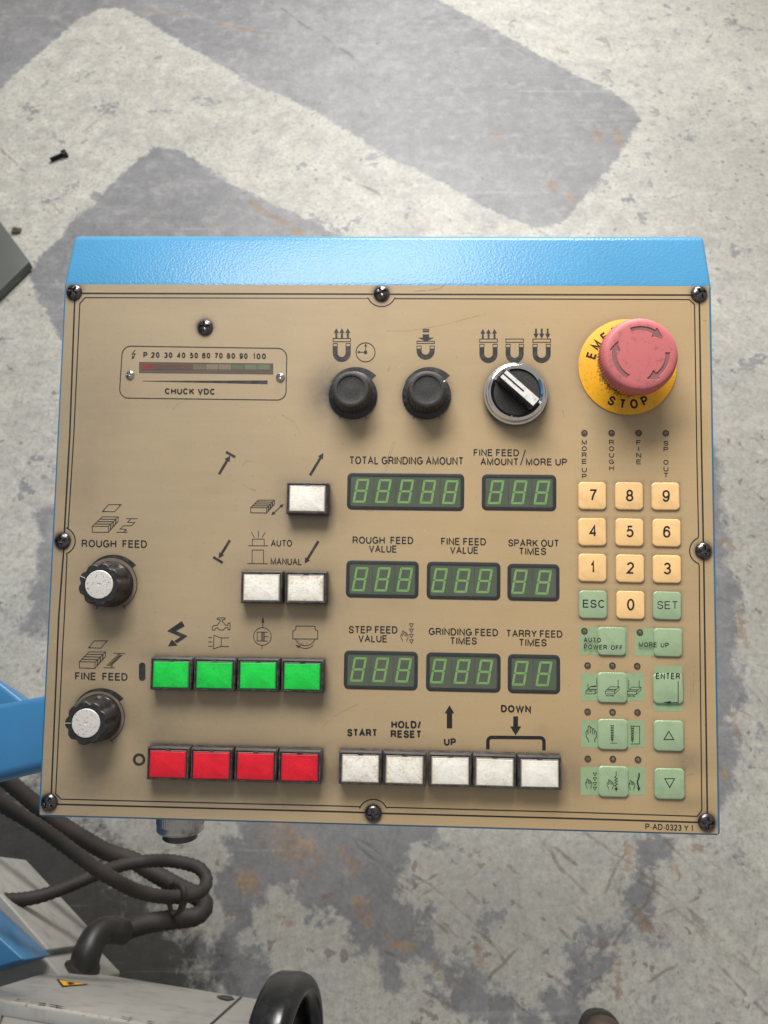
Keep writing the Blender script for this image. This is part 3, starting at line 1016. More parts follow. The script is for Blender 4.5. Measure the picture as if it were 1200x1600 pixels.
# ---- screws: pan heads with a cross recess cut into the dome
def screw_mesh(name, r, h, m, slot=0.16):
    nr, na = 22, 64
    v, f = [], []
    for i in range(nr + 1):
        rr = r * i / nr
        for k in range(na):
            a = 2 * math.pi * k / na
            x, y = rr * math.cos(a), rr * math.sin(a)
            z = h * math.sqrt(max(0, 1 - (rr / r) ** 2.6)) * 0.75 + 0.25 * h * (1 - (rr / r) ** 2)
            arm = min(abs(x), abs(y)) < r * slot * (1 - 0.35 * rr / r) and rr < r * 0.66
            if arm or rr < r * 0.26:
                z -= h * 0.72 * (1 - 0.75 * rr / r)
            v.append((x, y, max(z, 0.02) + 0.05))
    for i in range(nr):
        for k in range(na):
            k2 = (k + 1) % na
            f.append((i * na + k, (i + 1) * na + k, (i + 1) * na + k2, i * na + k2))
    lo = nr * na
    v += [(v[lo + k][0], v[lo + k][1], 0.0) for k in range(na)]
    b = len(v) - na
    for k in range(na):
        k2 = (k + 1) % na
        f.append((lo + k, b + k, b + k2, lo + k2))
    mb = MB()
    mb.add(v, f)
    return mb.mesh(name, m, 42)


SCREW = screw_mesh('screw', 4.75, 2.6, SCREW_MAT)
SMALL_SCREW = screw_mesh('screw_small', 2.7, 1.5, STEEL, 0.2)
for i, k in enumerate(SCREWS + [(320, 511)]):
    part('screw', SCREW, at(k[0], k[1], 1.0), 0.05, random.uniform(0, 3.1))
for k in ((202.6, 585.5), (437.8, 589.2)):
    part('screw', SMALL_SCREW, at(k[0], k[1], 0.8), 0.05, random.uniform(0, 3.1), label='small bright cross head screw beside the voltage meter')

# ---- printed border lines
thick, thin = 2.5, 1.5


def arc_px(c, r, a0, a1, n=16):
    return [(c[0] + r * math.cos(R(a0 + (a1 - a0) * k / n)), c[1] - r * math.sin(R(a0 + (a1 - a0) * k / n))) for k in range(n + 1)]


ik = Ink(0.06)
ik.stroke([(124, 458.3), (583, 459.6)], thick).stroke([(609, 459.7), (1082, 461)], thick)
ik.stroke([(116.8, 466), (109, 680), (100.5, 832)], thick).stroke([(99.6, 858), (92, 960), (80, 1243)], thick)
ik.stroke([(1092.7, 470), (1096.5, 720), (1099, 848)], thick).stroke([(1099.6, 873), (1101, 980), (1105.3, 1273)], thick)
ik.stroke([(88, 1256.6), (530, 1268.3), (570, 1269.7)], thick).stroke([(596, 1270.8), (900, 1279), (1093, 1285)], thick)
ik.build('border_line', INK, P, 'thick outer black border line of the plate')
ik = Ink(0.06)
cT, cL, cR, cB = SCREWS[1], SCREWS[3], SCREWS[4], SCREWS[6]
top = [(124.8, 474), (133, 465)] + [(576, 466.2)] + arc_px((cT[0], cT[1] - 2), 23, 205, 335) + [(617, 466.5), (1077, 468), (1085.2, 476)]
right = [(1089, 720), (1091.6, 838)] + [(1090, 841)] + arc_px((cR[0] - 1, cR[1]), 21.5, 110, 250)[1:] + [(1092.5, 884), (1093.2, 960), (1096.6, 1266), (1089.5, 1275.5)]
bot = [(900, 1269.3), (606.5, 1261.5)] + arc_px((cB[0], cB[1] + 1), 23, 25, 155) + [(561.5, 1260.5), (530, 1259.4), (95.5, 1248.7), (87, 1240.5)]
left = [(98, 1010), (100.8, 960), (104.6, 869)] + arc_px((cL[0] - 1, cL[1]), 21.5, -68, 68)[0:] + [(106.5, 824), (115.3, 680)]
ik.stroke(top + right + bot + left, thin, True)
ik.build('border_line', INK, P, 'thin inner black border line stepping round the screws')

# ---- lettering on the plate
LEG = [('TOTAL GRINDING AMOUNT', 546, 724, 725, 726.3, 12, .10), ('FINE FEED', 740, 811, 712.3, 712.8, 10.6, .11), ('AMOUNT', 750.7, 810, 726.7, 727, 11, .11),
       ('MORE UP', 821.7, 886, 727, 727.3, 10.8, .11), ('ROUGH  FEED', 551, 645.7, 849.3, 850, 11, .105), ('VALUE', 576.7, 620, 863, 863.4, 11, .105),
       ('FINE FEED', 689.3, 759.3, 851.3, 852, 11, .105), ('VALUE', 703.3, 747.3, 865, 865.3, 11, .105), ('SPARK OUT', 794.3, 873.3, 853.7, 854.4, 11, .105),
       ('TIMES', 810.7, 853.3, 866.7, 867, 11, .105), ('STEP FEED', 545, 621, 989.3, 989.8, 11.2, .105), ('VALUE', 560, 605, 1003.3, 1003.6, 11, .105),
       ('GRINDING FEED', 670, 778.3, 992, 994, 11, .105), ('TIMES', 703.3, 745, 1006.7, 1007, 11, .105), ('TARRY FEED', 791, 878.7, 995, 996.3, 11, .105),
       ('TIMES', 810.7, 854, 1009.3, 1009.8, 11, .105), ('START', 542.3, 589.7, 1150.7, 1151, 11.9, .20), ('HOLD/', 611, 658, 1138, 1138.4, 11.9, .20),
       ('RESET', 610, 659, 1152.7, 1153.3, 11.9, .20), ('UP', 693.3, 712.7, 1165, 1165.2, 11.7, .20), ('DOWN', 782.3, 830, 1113, 1114, 11.7, .20),
       ('P-AD-0323 Y 1', 1008.4, 1082.8, 1296, 1298.6, 9.2, .10), ('FINE  FEED', 117.3, 199.3, 1062, 1063.6, 11.6, .11), ('ROUGH  FEED', 127.6, 229.6, 854.8, 856, 11.6, .11),
       ('AUTO', 423.3, 456.2, 853.8, 853.9, 10.2, .10), ('MANUAL', 423, 471.4, 882.2, 883, 10.4, .10), ('CHUCK VDC', 257, 336.8, 615.9, 616.7, 9.6, .20)]
for t, xl, xr, bl, br, h, wt in LEG:
    ik = Ink()
    text(ik, t, xl, xr, bl, br, h, wt + (0.035 if wt < 0.15 else 0.03), 0.045 if wt > 0.15 else 0.125)
    ik.build('printed_lettering', INK, P, 'printed word ' + ' '.join(t.split()))
ik = Ink()
ik.stroke([(813.3, 726.8), (821, 702.7)], 1.4)
ik.build('printed_slash', INK_SOFT, P)
ik = Ink()
for t, xl, xr in (('P', 224, 230.4), ('20', 236, 249.3), ('30', 256.3, 269.4), ('40', 276.4, 289.7), ('50', 296.2, 309.5), ('60', 315.6, 328.6), ('70', 335, 348),
                  ('80', 354, 367.4), ('90', 374, 387), ('100', 395, 415.7)):
    b_ = 558.7 + (xl - 224) / 190 * 2.3
    text(ik, t, xl, xr, b_, b_, 8.6, .19, 0.12)
ik.build('printed_scale_numbers', INK, P, 'printed scale P 20 30 40 50 60 70 80 90 100')
for t, xs, ys in (('MORE UP', 913, [691, 700.9, 710.7, 720.7, None, 734, 744]), ('ROUGH', 955.5, [691, 701, 711.1, 721.4, 731.4]), ('FINE', 998, [691.5, 701.3, 711.4, 721.6]),
                  ('SP.OUT', 1040.6, [692.5, 702, 711.6, 722.3, 732.8, 742.4])):
    ik = Ink()
    for ch, y in zip(t, ys):
        if y is None:
            continue
        hw = {'I': 0.5, '.': 0.6}.get(ch, 4.1)
        text(ik, ch, xs - hw, xs + hw, y + 3.7, y + 3.7, 7.4, .155)
    ik.build('printed_lettering', INK_SOFT, P, 'printed word %s with its letters stacked downwards' % t)


# ---- printed symbols
class Zm:
    def __init__(s, ox, oy, sc):
        s.ox, s.oy, s.sc = ox, oy, sc

    def __call__(s, *pts):
        return [(x / s.sc + s.ox, y / s.sc + s.oy) for x, y in pts]

    def p(s, x, y):
        return (x / s.sc + s.ox, y / s.sc + s.oy)


def magnet(ik, z, x0, x1, yt, yw, yb, ix0, ix1, iyb, bar):
    r = (x1 - x0) / 2
    ri = (ix1 - ix0) / 2
    out = [(x0, yw), (x0, yb - r)] + [(x0 + r - r * math.cos(R(180 * k / 14)), yb - r + r * math.sin(R(180 * k / 14))) for k in range(15)] + [(x1, yw), (ix1, yw)]
    out += [(ix0 + ri + ri * math.cos(R(180 * k / 14)), iyb - ri + ri * math.sin(R(180 * k / 14))) for k in range(15)] + [(ix0, yw)]
    # two halves keep the filled outline simple
    ik.fill(z(*out))
    for a, b in ((x0, ix0), (ix1, x1)):
        ik.stroke(z((a + 3, yw), (a + 3, yt), (b - 2, yt), (b - 2, yw)), 0.9)
    if bar:
        ik.stroke(z((x0 + 3, bar[0]), (x1 - 2, bar[0]), (x1 - 2, bar[1]), (x0 + 3, bar[1])), 1.0, True)


z6 = Zm(500, 500, 5.4545)
z7 = Zm(730, 500, 7.5)
ik = Ink()
magnet(ik, z6, 108, 262, 200, 222, 357, 150, 218, 315, (157, 184))
for c in (139, 187, 237):
    ik.arrow(z6.p(c, 155), z6.p(c, 70), 3.2, 7.2, 8.0)
ik.build('magnet_symbol', INK_SOFT, P, 'magnet symbol with three arrows pointing up above the left black knob')
ik = Ink()
ik.circle(*z6.p(388, 275), 81 / 5.4545, 1.2)
ik.disc(*z6.p(388, 275), 2.8)
ik.stroke(z6((388, 275), (389, 215)), 1.0).stroke(z6((388, 275), (335, 273)), 1.0)
ik.fill(z6((389, 198), (377, 224), (401, 224))).fill(z6((313, 273), (339, 261), (339, 285)))
ik.build('clock_symbol', INK_SOFT, P)
ik = Ink()
magnet(ik, z6, 823, 977, 221, 243, 338, 866, 934, 295, (180, 199))
ik.fill(z6((875, 122), (930, 122), (930, 150), (972, 150), (902, 182), (835, 150), (875, 150)))
ik.fill(z6((875, 75), (932, 75), (932, 82), (875, 82))).fill(z6((875, 88), (930, 88), (930, 103), (875, 103)))
ik.build('magnet_symbol', INK_SOFT, P, 'magnet symbol with one wide arrow pressing down above the right black knob')
for x0, nm, lab in ((143, 'up', 'three arrows pointing up'), (450, None, 'no arrows'), (766, 'down', 'three arrows pointing down')):
    ik = Ink()
    magnet(ik, z7, x0, x0 + 212, 283, 315, 503, x0 + 57, x0 + 155, 443, (222, 260))
    for c in (40, 107, 177):
        if nm == 'up':
            ik.arrow(z7.p(x0 + c, 220), z7.p(x0 + c, 105), 3.0, 6.8, 7.6)
        elif nm == 'down':
            ik.arrow(z7.p(x0 + c, 100), z7.p(x0 + c, 216), 3.0, 7.4, 8.0)
    ik.build('magnet_symbol', INK_SOFT, P, 'magnet symbol with %s above the selector switch' % lab)

# wedge scales behind the knobs
for i, (c, r0, r1, rin, a0, a1) in enumerate(((KNOBS[0], 39, 47.6, 30, 150, 39.5), (KNOBS[1], 39, 47.6, 30, 150, 39.5), (FLUTED[0], 41.5, 49.3, 41, 152, 36.4), (FLUTED[1], 41.5, 49.3, 41, 152, 36.4))):
    ik = Ink(0.06)
    n = 28
    for k in range(n):
        t0, t1 = k / n, (k + 1) / n
        A, B = a0 + (a1 - a0) * t0, a0 + (a1 - a0) * t1
        q = [(r0 + (r1 - r0) * t0, A), (r0 + (r1 - r0) * t1, B), (rin, B), (rin, A)]
        z = 0.06
        vv = [at(c[0] + r * math.cos(R(a)), c[1] - r * math.sin(R(a)), z) + (z,) for r, a in q]
        ik.mb.add(vv, [(3, 2, 1, 0)])
    if i >= 2:
        ik.stroke(arc_px(c, 41, 36.4, -62, 30), 1.1)
        ik.stroke(arc_px(c, 41, 152, 242, 30), 1.1)
    for a in (-60, -120):
        ik.stroke([(c[0] + 37 * math.cos(R(a)), c[1] - 37 * math.sin(R(a))), (c[0] + (42.5 if i < 2 else 45) * math.cos(R(a)), c[1] - (42.5 if i < 2 else 45) * math.sin(R(a)))], 1.1)
    ik.build('wedge_scale', INK_SOFT, P)


def block(ik, z, A, B, C, D, dy, wd=0.9):
    """slab in parallel view: A back left, B back right, C front right, D front left"""
    A, B, C, D = (np.array(p, float) for p in (A, B, C, D))
    h = np.array((0, dy))
    ik.stroke(z(A, B, C, D), wd, True)
    ik.stroke(z(D, D + h, C + h, C), wd)
    ik.stroke(z(B, B + h * 0.72, C + h), wd)
    for t in (0.25, 0.5, 0.75):
        ik.stroke(z(A + (D - A) * t, B + (C - B) * t), wd)
        q = B + (C - B) * t
        ik.stroke(z(q, q + h * 0.55, q + (C - B) * 0.07 + h * 0.8), wd * 1.5)


z1 = Zm(100, 770, 7.5)
ik = Ink()
ik.stroke(z1((520, 138), (668, 138), (592, 222), (452, 218)), 0.9, True)
ik.fill(z1((680, 136), (640, 132), (648, 152))).fill(z1((440, 224), (478, 226), (470, 206)))
block(ik, z1, (450, 280), (635, 282), (520, 392), (332, 392), 70)
ik.stroke(z1((862, 302), (728, 302)), 0.9)
ik.stroke(z1((785, 304), (745, 345), (828, 347), (790, 385), (697, 387), (655, 424), (730, 428), (708, 456)), 0.9)
ik.stroke(z1((612, 462), (748, 462)), 0.9)
ik.fill(z1((700, 462), (735, 440), (715, 430)))
ik.build('stroke_symbol', INK_SOFT, P, 'slab symbol with an open zigzag above ROUGH FEED')
z2 = Zm(90, 990, 7.5)
ik = Ink()
ik.stroke(z2((428, 85), (581, 85), (505, 170), (364, 165)), 0.9, True)
ik.fill(z2((592, 84), (552, 80), (562, 98))).fill(z2((352, 170), (390, 174), (382, 152)))
block(ik, z2, (370, 213), (560, 215), (438, 333), (255, 328), 74)
ik.stroke(z2((655, 230), (795, 234)), 0.9).stroke(z2((540, 398), (672, 402)), 0.9)
zz = []
for k in range(9):
    x, y = 700 - k * 16, 248 + k * 15
    zz += [(x, y), (x + 62, y + 6)]
ik.stroke(z2((735, 236), *zz), 0.8)
ik.fill(z2((618, 398), (655, 380), (640, 372)))
ik.build('stroke_symbol', INK_SOFT, P, 'slab symbol with a dense zigzag above FINE FEED')
z3 = Zm(320, 690, 5.714)
ik = Ink()
block(ik, z3, (478, 522), (622, 522), (552, 590), (410, 588), 47, 1.0)
ik.stroke(z3((607, 645), (690, 568)), 1.0)
ik.fill(z3((593, 657), (632, 642), (608, 622))).fill(z3((704, 556), (666, 570), (690, 590)))
ik.build('table_symbol', INK_SOFT, P)
ik = Ink()
for a, b in (((415, 807), (443, 855)), ((478, 795), (478, 855)), ((540, 808), (512, 855))):
    ik.stroke(z3(a, b), 0.9)
ik.stroke(z3((425, 929), (425, 870), (530, 870), (530, 929)), 0.9).stroke(z3((387, 929), (567, 930)), 0.9)
ik.build('lit_button_symbol', INK_SOFT, P)
ik = Ink()
ik.stroke(z3((422, 1088), (422, 968), (525, 968), (525, 1088)), 0.9).stroke(z3((380, 1088), (563, 1090)), 0.9)
ik.build('raised_button_symbol', INK_SOFT, P)
for p0, p1, bar, lab in (((127, 290), (225, 126), ((189, 92), (272, 138)), 'arrow up to a stop bar'), ((940, 300), (1058, 102), None, 'arrow slanting up above the single white button'),
                         ((224, 880), (124, 1042), ((75, 1031), (160, 1082)), 'arrow down to a stop bar'), ((1015, 888), (892, 1088), None, 'arrow slanting down above the pair of white buttons')):
    ik = Ink()
    ik.arrow(z3.p(*p0), z3.p(*p1), 4.0, 8.6, 9.2)
    if bar:
        ik.stroke(z3(*bar), 4.0)
    ik.build('arrow_symbol', INK_SOFT, P, 'printed ' + lab)
z4 = Zm(250, 955, 4.4444)
ik = Ink()
ik.fill(z4((152, 67), (172, 104), (112, 137), (50, 138))).fill(z4((112, 137), (192, 172), (142, 178), (50, 138))).fill(z4((192, 172), (118, 222), (98, 208), (142, 178)))
ik.fill(z4((55, 244), (82, 196), (123, 238)))
ik.build('lightning_symbol', INK_SOFT, P)
ik = Ink()
ik.stroke(z4((363, 130), (363, 110), (375, 98), (398, 98), (408, 82), (418, 72), (418, 60), (398, 57), (398, 46), (452, 46), (452, 57), (432, 60), (432, 72), (444, 82),
             (455, 97), (472, 97), (472, 82), (486, 82), (486, 128), (472, 128), (472, 114), (455, 114), (440, 130), (412, 130), (400, 115), (387, 117), (380, 130)), 1.0, True)
ik.stroke(z4((375, 167), (425, 187), (425, 243), (370, 262)), 0.9, True)
for y in (183, 213, 243):
    ik.stroke(z4((335, y), (362, y)), 0.9)
ik.stroke(z4((425, 185), (480, 185)), 0.9).stroke(z4((425, 244), (480, 245)), 0.9)
ik.build('tap_symbol', INK_SOFT, P)
ik = Ink()
ik.circle(*z4.p(711, 175), 61 / 4.444, 0.9)
ik.rect(*z4.p(675, 145), *z4.p(704, 206), 0.9)
ik.stroke(z4((715, 145), (715, 207)), 1.6).stroke(z4((705, 145), (748, 146)), 0.9).stroke(z4((722, 176), (753, 177)), 0.9).stroke(z4((705, 207), (746, 207)), 0.9).stroke(z4((725, 145), (725, 207)), 0.8)
ik.stroke(z4((714, 115), (714, 70)), 0.9).stroke(z4((708, 237), (708, 262)), 0.9)
ik.fill(z4((714, 38), (704, 80), (724, 80)))
ik.build('pump_symbol', INK_SOFT, P)
ik = Ink()
ik.stroke(z4((945, 103), (1077, 104), (1077, 125), (1095, 137), (1095, 193), (922, 192), (922, 140), (943, 125)), 1.0, True)
ik.stroke([z4.p(1009 + 70 * math.cos(R(a)), 178 - 61 * math.sin(R(a))) for a in range(194, 347, 8)], 0.9)
for k in range(26):
    x = random.uniform(950, 1068)
    y = random.uniform(198, 198 + 36 * (1 - ((x - 1009) / 70) ** 2))
    ik.disc(*z4.p(x, y), 0.42, 6)
ik.stroke([z4.p(1009 + 78 * math.cos(R(a)), 180 - 78 * math.sin(R(a))) for a in range(228, 320, 8)], 0.9)
ik.fill(z4((940, 233), (978, 240), (962, 256)))
ik.build('grinding_wheel_symbol', INK_SOFT, P)
ik = Ink()
x0, x1, y0, y1 = 217.0, 227.2, 1035.2, 1063.8
rr = (x1 - x0) / 2
ik.fill([(x0 + rr + rr * math.cos(R(a)), y0 + rr - rr * math.sin(R(a))) for a in range(0, 181, 15)] + [(x0 + rr - rr * math.cos(R(a)), y1 - rr + rr * math.sin(R(a))) for a in range(0, 181, 15)])
ik.build('on_bar_symbol', INK_SOFT, P)
ik = Ink()
ik.circle(217.3, 1186.8, 7.7, 4.1)
ik.build('off_ring_symbol', INK_SOFT, P)
ik = Ink()
zb = Zm(500, 940, 3)
ik.arrow(zb.p(607, 594), zb.p(607, 486), 8.4, 12.5, 15)
ik.build('arrow_symbol', INK, P, 'printed thick arrow pointing up above UP')
ik = Ink()
ik.arrow(zb.p(917, 538), zb.p(917, 627), 7.4, 14, 17.5)
ik.build('arrow_symbol', INK, P, 'printed thick arrow pointing down below DOWN')
ik = Ink()
ik.stroke([zb.p(787, 692), zb.p(787, 655)] + [(zb.p(805 - 18 * math.cos(R(a)), 0)[0], zb.p(0, 654 - 18 * math.sin(R(a)))[1]) for a in (15, 35, 55, 75, 90)]
          + [(zb.p(1032 + 18 * math.cos(R(a)), 0)[0], zb.p(0, 656 - 18 * math.sin(R(a)))[1]) for a in (90, 75, 55, 35, 15)] + [zb.p(1050, 660), zb.p(1050, 697)], 5.4)
ik.build('bracket_line', INK, P)
HAND = [[(155, 378), (152, 350), (135, 325), (130, 290), (134, 266), (148, 262), (151, 300)], [(150, 300), (150, 226), (161, 215), (172, 226), (174, 290)],
        [(173, 236), (185, 232), (193, 246), (194, 298)], [(193, 247), (205, 243), (213, 256), (214, 300)], [(213, 266), (225, 266), (233, 282), (232, 325), (215, 350), (218, 378)]]


def hand(ik, x0, y0, x1, y1, wd=0.8):
    for s in HAND:
        ik.stroke([(x0 + (a - 129) / 104 * (x1 - x0), y0 + (b - 215) / 163 * (y1 - y0)) for a, b in s], wd)


def tri(ik, cx, y, w, h, wd=0.8):
    ik.stroke([(cx - w / 2, y), (cx + w / 2, y), (cx, y + h)], wd, True)


ik = Ink()
hand(ik, 626.2, 985.5, 637.6, 1002.5)
for y in (974.5, 982.8, 991, 999.5):
    tri(ik, 642.7, y, 6, 5.6)
ik.build('hand_symbol', INK_SOFT, P)
# meter frame, taper and lightning
ik = Ink()
pts = []
for cx, cy, a0 in ((204.5, 554.8, 180), (434, 558.2, 90), (433, 611, 0), (201, 608, -90)):
    pts += [(cx + 14 * math.cos(R(a0 - 90 * k / 8)), cy - 14 * math.sin(R(a0 - 90 * k / 8))) for k in range(9)]
ik.stroke(pts, 1.3, True)
ik.build('meter_outline', INK_SOFT, P)
ik = Ink()
ik.fill([(223, 595.0), (418, 594.4), (418, 600.2), (223, 595.7)])
ik.build('taper_bar', INK_SOFT, P)
zl = Zm(180, 530, 4.2857)
ik = Ink()
ik.stroke(zl((133, 72), (114, 100), (134, 98), (120, 122)), 1.1)
ik.fill(zl((110, 136), (113, 108), (130, 122)))
ik.build('small_lightning_symbol', INK_SOFT, P)

# ---- bar meter
win = [at(217.3, 565.5, 0.04), at(427, 567.8, 0.04), at(427, 585.2, 0.04), at(217.3, 583, 0.04)]
cu, cv = sum(p[0] for p in win) / 4, sum(p[1] for p in win) / 4
mb = MB()
mb.add([(x - cu, y - cv, 0.0) for x, y in win], [(3, 2, 1, 0)])
meter = mb.build('voltage_meter', METER_PANE, P, None, (cu, cv, 0.04))
meter['label'] = 'bar meter window with dull red, yellow and green segments'
segc = [(0.23, 0.056, 0.046), (0.14, 0.078, 0.060), (0.14, 0.076, 0.060), (0.155, 0.078, 0.062), (0.175, 0.150, 0.092), (0.235, 0.195, 0.118), (0.23, 0.19, 0.115), (0.135, 0.145, 0.085), (0.17, 0.175, 0.105), (0.165, 0.18, 0.105)]
for k in range(10):
    m_ = simple('meter_segment_%d' % k, segc[k], 0.3, dirt=tuple(c * 0.6 for c in segc[k]), dscale=350, damt=0.5)
    x0 = 221.5 + k * 20.1
    q = [at(x, y, 0.1) for x, y in ((x0, 569.3), (x0 + 19.0, 569.5), (x0 + 19.0, 577.5), (x0, 577.3))]
    mb = MB()
    mb.add([(x - cu, y - cv, 0.06) for x, y in q] + [(x - cu, y - cv, 0.0) for x, y in q], [(3, 2, 1, 0), (0, 1, 5, 4), (1, 2, 6, 5), (2, 3, 7, 6), (3, 0, 4, 7)])
    mb.build('segment', m_, meter)


# ---- digital displays
def digit_mesh():
    h, w, t, g = 13.9, 7.4, 1.28, 0.16
    sl = math.tan(R(9.5))
    mb = MB()

    def put(pts):
        pts = [(x + y * sl, y) for x, y in pts]
        a = sum(pts[i][0] * pts[(i + 1) % len(pts)][1] - pts[(i + 1) % len(pts)][0] * pts[i][1] for i in range(len(pts)))
        if a < 0:
            pts = pts[::-1]
        n = len(pts)
        mb.add([(x, y, 0.05) for x, y in pts] + [(x, y, 0.0) for x, y in pts], [tuple(range(n))] + [(i, (i + 1) % n, (i + 1) % n + n, i + n)[::-1] for i in range(n)])
    X, Y = w / 2, h / 2
    put([(-X + g, Y), (X - g, Y), (X - t - g * .5, Y - t), (-X + t + g * .5, Y - t)])
    put([(-X + g, -Y), (X - g, -Y), (X - t - g * .5, -Y + t), (-X + t + g * .5, -Y + t)])
    m = t / 2
    put([(-X + t * .45 + g, 0), (-X + t + g * .5, m), (X - t - g * .5, m), (X - t * .45 - g, 0), (X - t - g * .5, -m), (-X + t + g * .5, -m)])
    for sx in (-1, 1):
        for sy in (-1, 1):
            put([(sx * X, sy * (Y - g)), (sx * X, sy * (g * 2.2)), (sx * (X - t * .45), sy * g * 1.2), (sx * (X - t), sy * (m + g)), (sx * (X - t), sy * (Y - t - g))])
    return mb.mesh('digit', DIGIT)


DIG = digit_mesh()
dm = MB()
dm.add(*lathe([(0.72, 0.0), (0.72, 0.05)], 14))
DOTM = dm.mesh('decimal_point', DOT)
DISP = [((542.3, 725, 739.3, 797), [(564.2, 766.8), (599, 767.3), (633.9, 767.8), (668.7, 768.4), (703.6, 769)], 'TOTAL GRINDING AMOUNT'),
        ((752.7, 869, 741.3, 797.7), [(775, 769), (811.3, 769.3), (846.7, 769.6)], 'FINE FEED AMOUNT'),
        ((540.7, 654, 876, 934), [(562.7, 905), (597.7, 905.2), (632.3, 905.6)], 'ROUGH FEED VALUE'),
        ((666.7, 781.7, 878, 936.7), [(686.7, 906.7), (722.4, 907.3), (756.9, 907.8)], 'FINE FEED VALUE'),
        ((792.7, 874, 881, 938.7), [(811.7, 908.9), (849.3, 910)], 'SPARK OUT TIMES'),
        ((537.3, 652.7, 1017, 1077.3), [(560, 1046), (594.9, 1046.6), (630.5, 1047.2)], 'STEP FEED VALUE'),
        ((665.7, 782, 1020, 1080.7), [(685, 1048.5), (722.2, 1049.2), (757.3, 1049.8)], 'GRINDING FEED TIMES'),
        ((793.3, 875, 1022.5, 1083.3), [(812.9, 1052), (850, 1052.8)], 'TARRY FEED TIMES')]
for (x0, x1, y0, y1), digs, lab in DISP:
    c = at((x0 + x1) / 2, (y0 + y1) / 2)
    a, b = at(x0, (y0 + y1) / 2), at(x1, (y0 + y1) / 2)
    e, f = at((x0 + x1) / 2, y0), at((x0 + x1) / 2, y1)
    w, h = b[0] - a[0], e[1] - f[1]
    bz = 2.0
    mb = MB()
    mb.add(*loops([rr_ring(w, h, 2.9, 0.0), rr_ring(w, h, 2.9, 0.22), rr_ring(w - 0.5, h - 0.5, 2.7, 0.34), rr_ring(w - 2 * bz, h - 2 * bz, 1.0, 0.34), rr_ring(w - 2 * bz, h - 2 * bz, 1.0, 0.05)], cap=False))
    D = mb.build('digital_display', BEZEL_BLACK, P, 35, (c[0], c[1], 0.03))
    D['label'] = 'unlit green %d digit display under %s' % (len(digs), lab)
    mb = MB()
    mb.add(*loops([rr_ring(w - 2 * bz + 0.1, h - 2 * bz + 0.1, 1.0, 0.0), rr_ring(w - 2 * bz + 0.1, h - 2 * bz + 0.1, 1.0, 0.10)]))
    mb.build('pane', PANE, D)
    for k, (dx, dy) in enumerate(digs):
        q = at(dx, dy, 0.15)
        obj('digit', DIG, D, (q[0] - c[0], q[1] - c[1], 0.11))
        obj('decimal_point', DOTM, D, (q[0] - c[0] + 4.6, q[1] - c[1] - 6.4, 0.11))
        if k:
            p = at(*digs[k - 1], 0.15)
            mx = (p[0] + q[0]) / 2 - c[0] + 0.6
            mb = MB()
            hh = h / 2 - bz - 0.2
            mb.add([(mx - 0.1, -hh, 0.115), (mx + 0.1, -hh, 0.115), (mx + 0.1, hh, 0.115), (mx - 0.1, hh, 0.115)], [(0, 1, 2, 3)])
            mb.build('digit_joint', DIVIDER, D)


# ---- push buttons
def frame_mesh():
    W_, H_ = 23.9, 18.2
    mb = MB()
    rings = [rr_ring(W_, H_, 0.5, 0.0, 2), rr_ring(W_, H_, 0.5, BTN_H - 1.6, 2), rr_ring(W_ - 0.7, H_ - 0.7, 0.5, BTN_H - 1.3, 2), rr_ring(W_ - 0.7, H_ - 0.7, 0.5, BTN_H - 0.25, 2),
             rr_ring(W_ - 1.2, H_ - 1.2, 0.4, BTN_H, 2), rr_ring(W_ - 2.3, H_ - 2.3, 0.4, BTN_H, 2), rr_ring(W_ - 2.6, H_ - 2.6, 0.4, BTN_H - 1.6, 2)]
    mb.add(*loops(rings, cap=True))
    # small catch in the middle of the upper rim and side ribs
    for x0, x1, y0, y1 in ((-1.7, 1.7, H_ / 2 - 1.5, H_ / 2 - 0.5),):
        z0, z1 = BTN_H - 0.4, BTN_H + 0.22
        mb.add([(x0, y0, z0), (x1, y0, z0), (x1, y1, z0), (x0, y1, z0), (x0 + .4, y0, z1), (x1 - .4, y0, z1), (x1, y1, z1), (x0, y1, z1)],
               [(4, 5, 6, 7), (0, 1, 5, 4), (1, 2, 6, 5), (2, 3, 7, 6), (3, 0, 4, 7)])
    return mb.mesh('push_button', FRAME_PLASTIC, 30)


FRAME = frame_mesh()
rm = MB()
rm.add(*key_mesh(21.0, 15.4, 0.5, BTN_H - 1.7, BTN_H + 0.10, 0.45))
RIMS = {}
LENS = {}
lm = MB()
lm.add(*key_mesh(19.7, 14.0, 0.35, BTN_H, BTN_H + 0.32, 0.25))
for c, a, b in (('white', RIM_WHITE, WHITE_LENS), ('green', RIM_GREEN, GREEN_LENS), ('red', RIM_RED, RED_LENS)):
    RIMS[c] = rm.mesh('lens_rim', a, 30)
    LENS[c] = lm.mesh('lens', b, 30)
ROWL = {'green': ['lightning', 'tap', 'pump', 'grinding wheel'], 'white': ['START', 'HOLD/RESET', 'UP', 'DOWN, left one', 'DOWN, right one']}
for row, c in ((GREEN_B, 'green'), (RED_B, 'red'), (WHITE_B, 'white'), (SINGLE_B, 'white')):
    for i, p in enumerate(row):
        uv = at(p[0], p[1], BTN_H)
        if row is RED_B:
            lab = 'red push button, number %d from the off ring' % (i + 1)
        elif row is SINGLE_B:
            lab = ('single stained white push button', 'left white push button of the pair below MANUAL', 'right white push button of the pair below MANUAL')[i]
        else:
            lab = '%s push button for %s' % (c, ROWL[c][i])
        o = part('push_button', FRAME, uv, 0.05, R(random.uniform(-0.5, 0.5)), lab)
        dz = random.uniform(-0.25, 0.12)
        obj('lens_rim', RIMS[c], o, (0, -0.25, dz))
        obj('lens', LENS[c], o, (0, -0.35, dz))


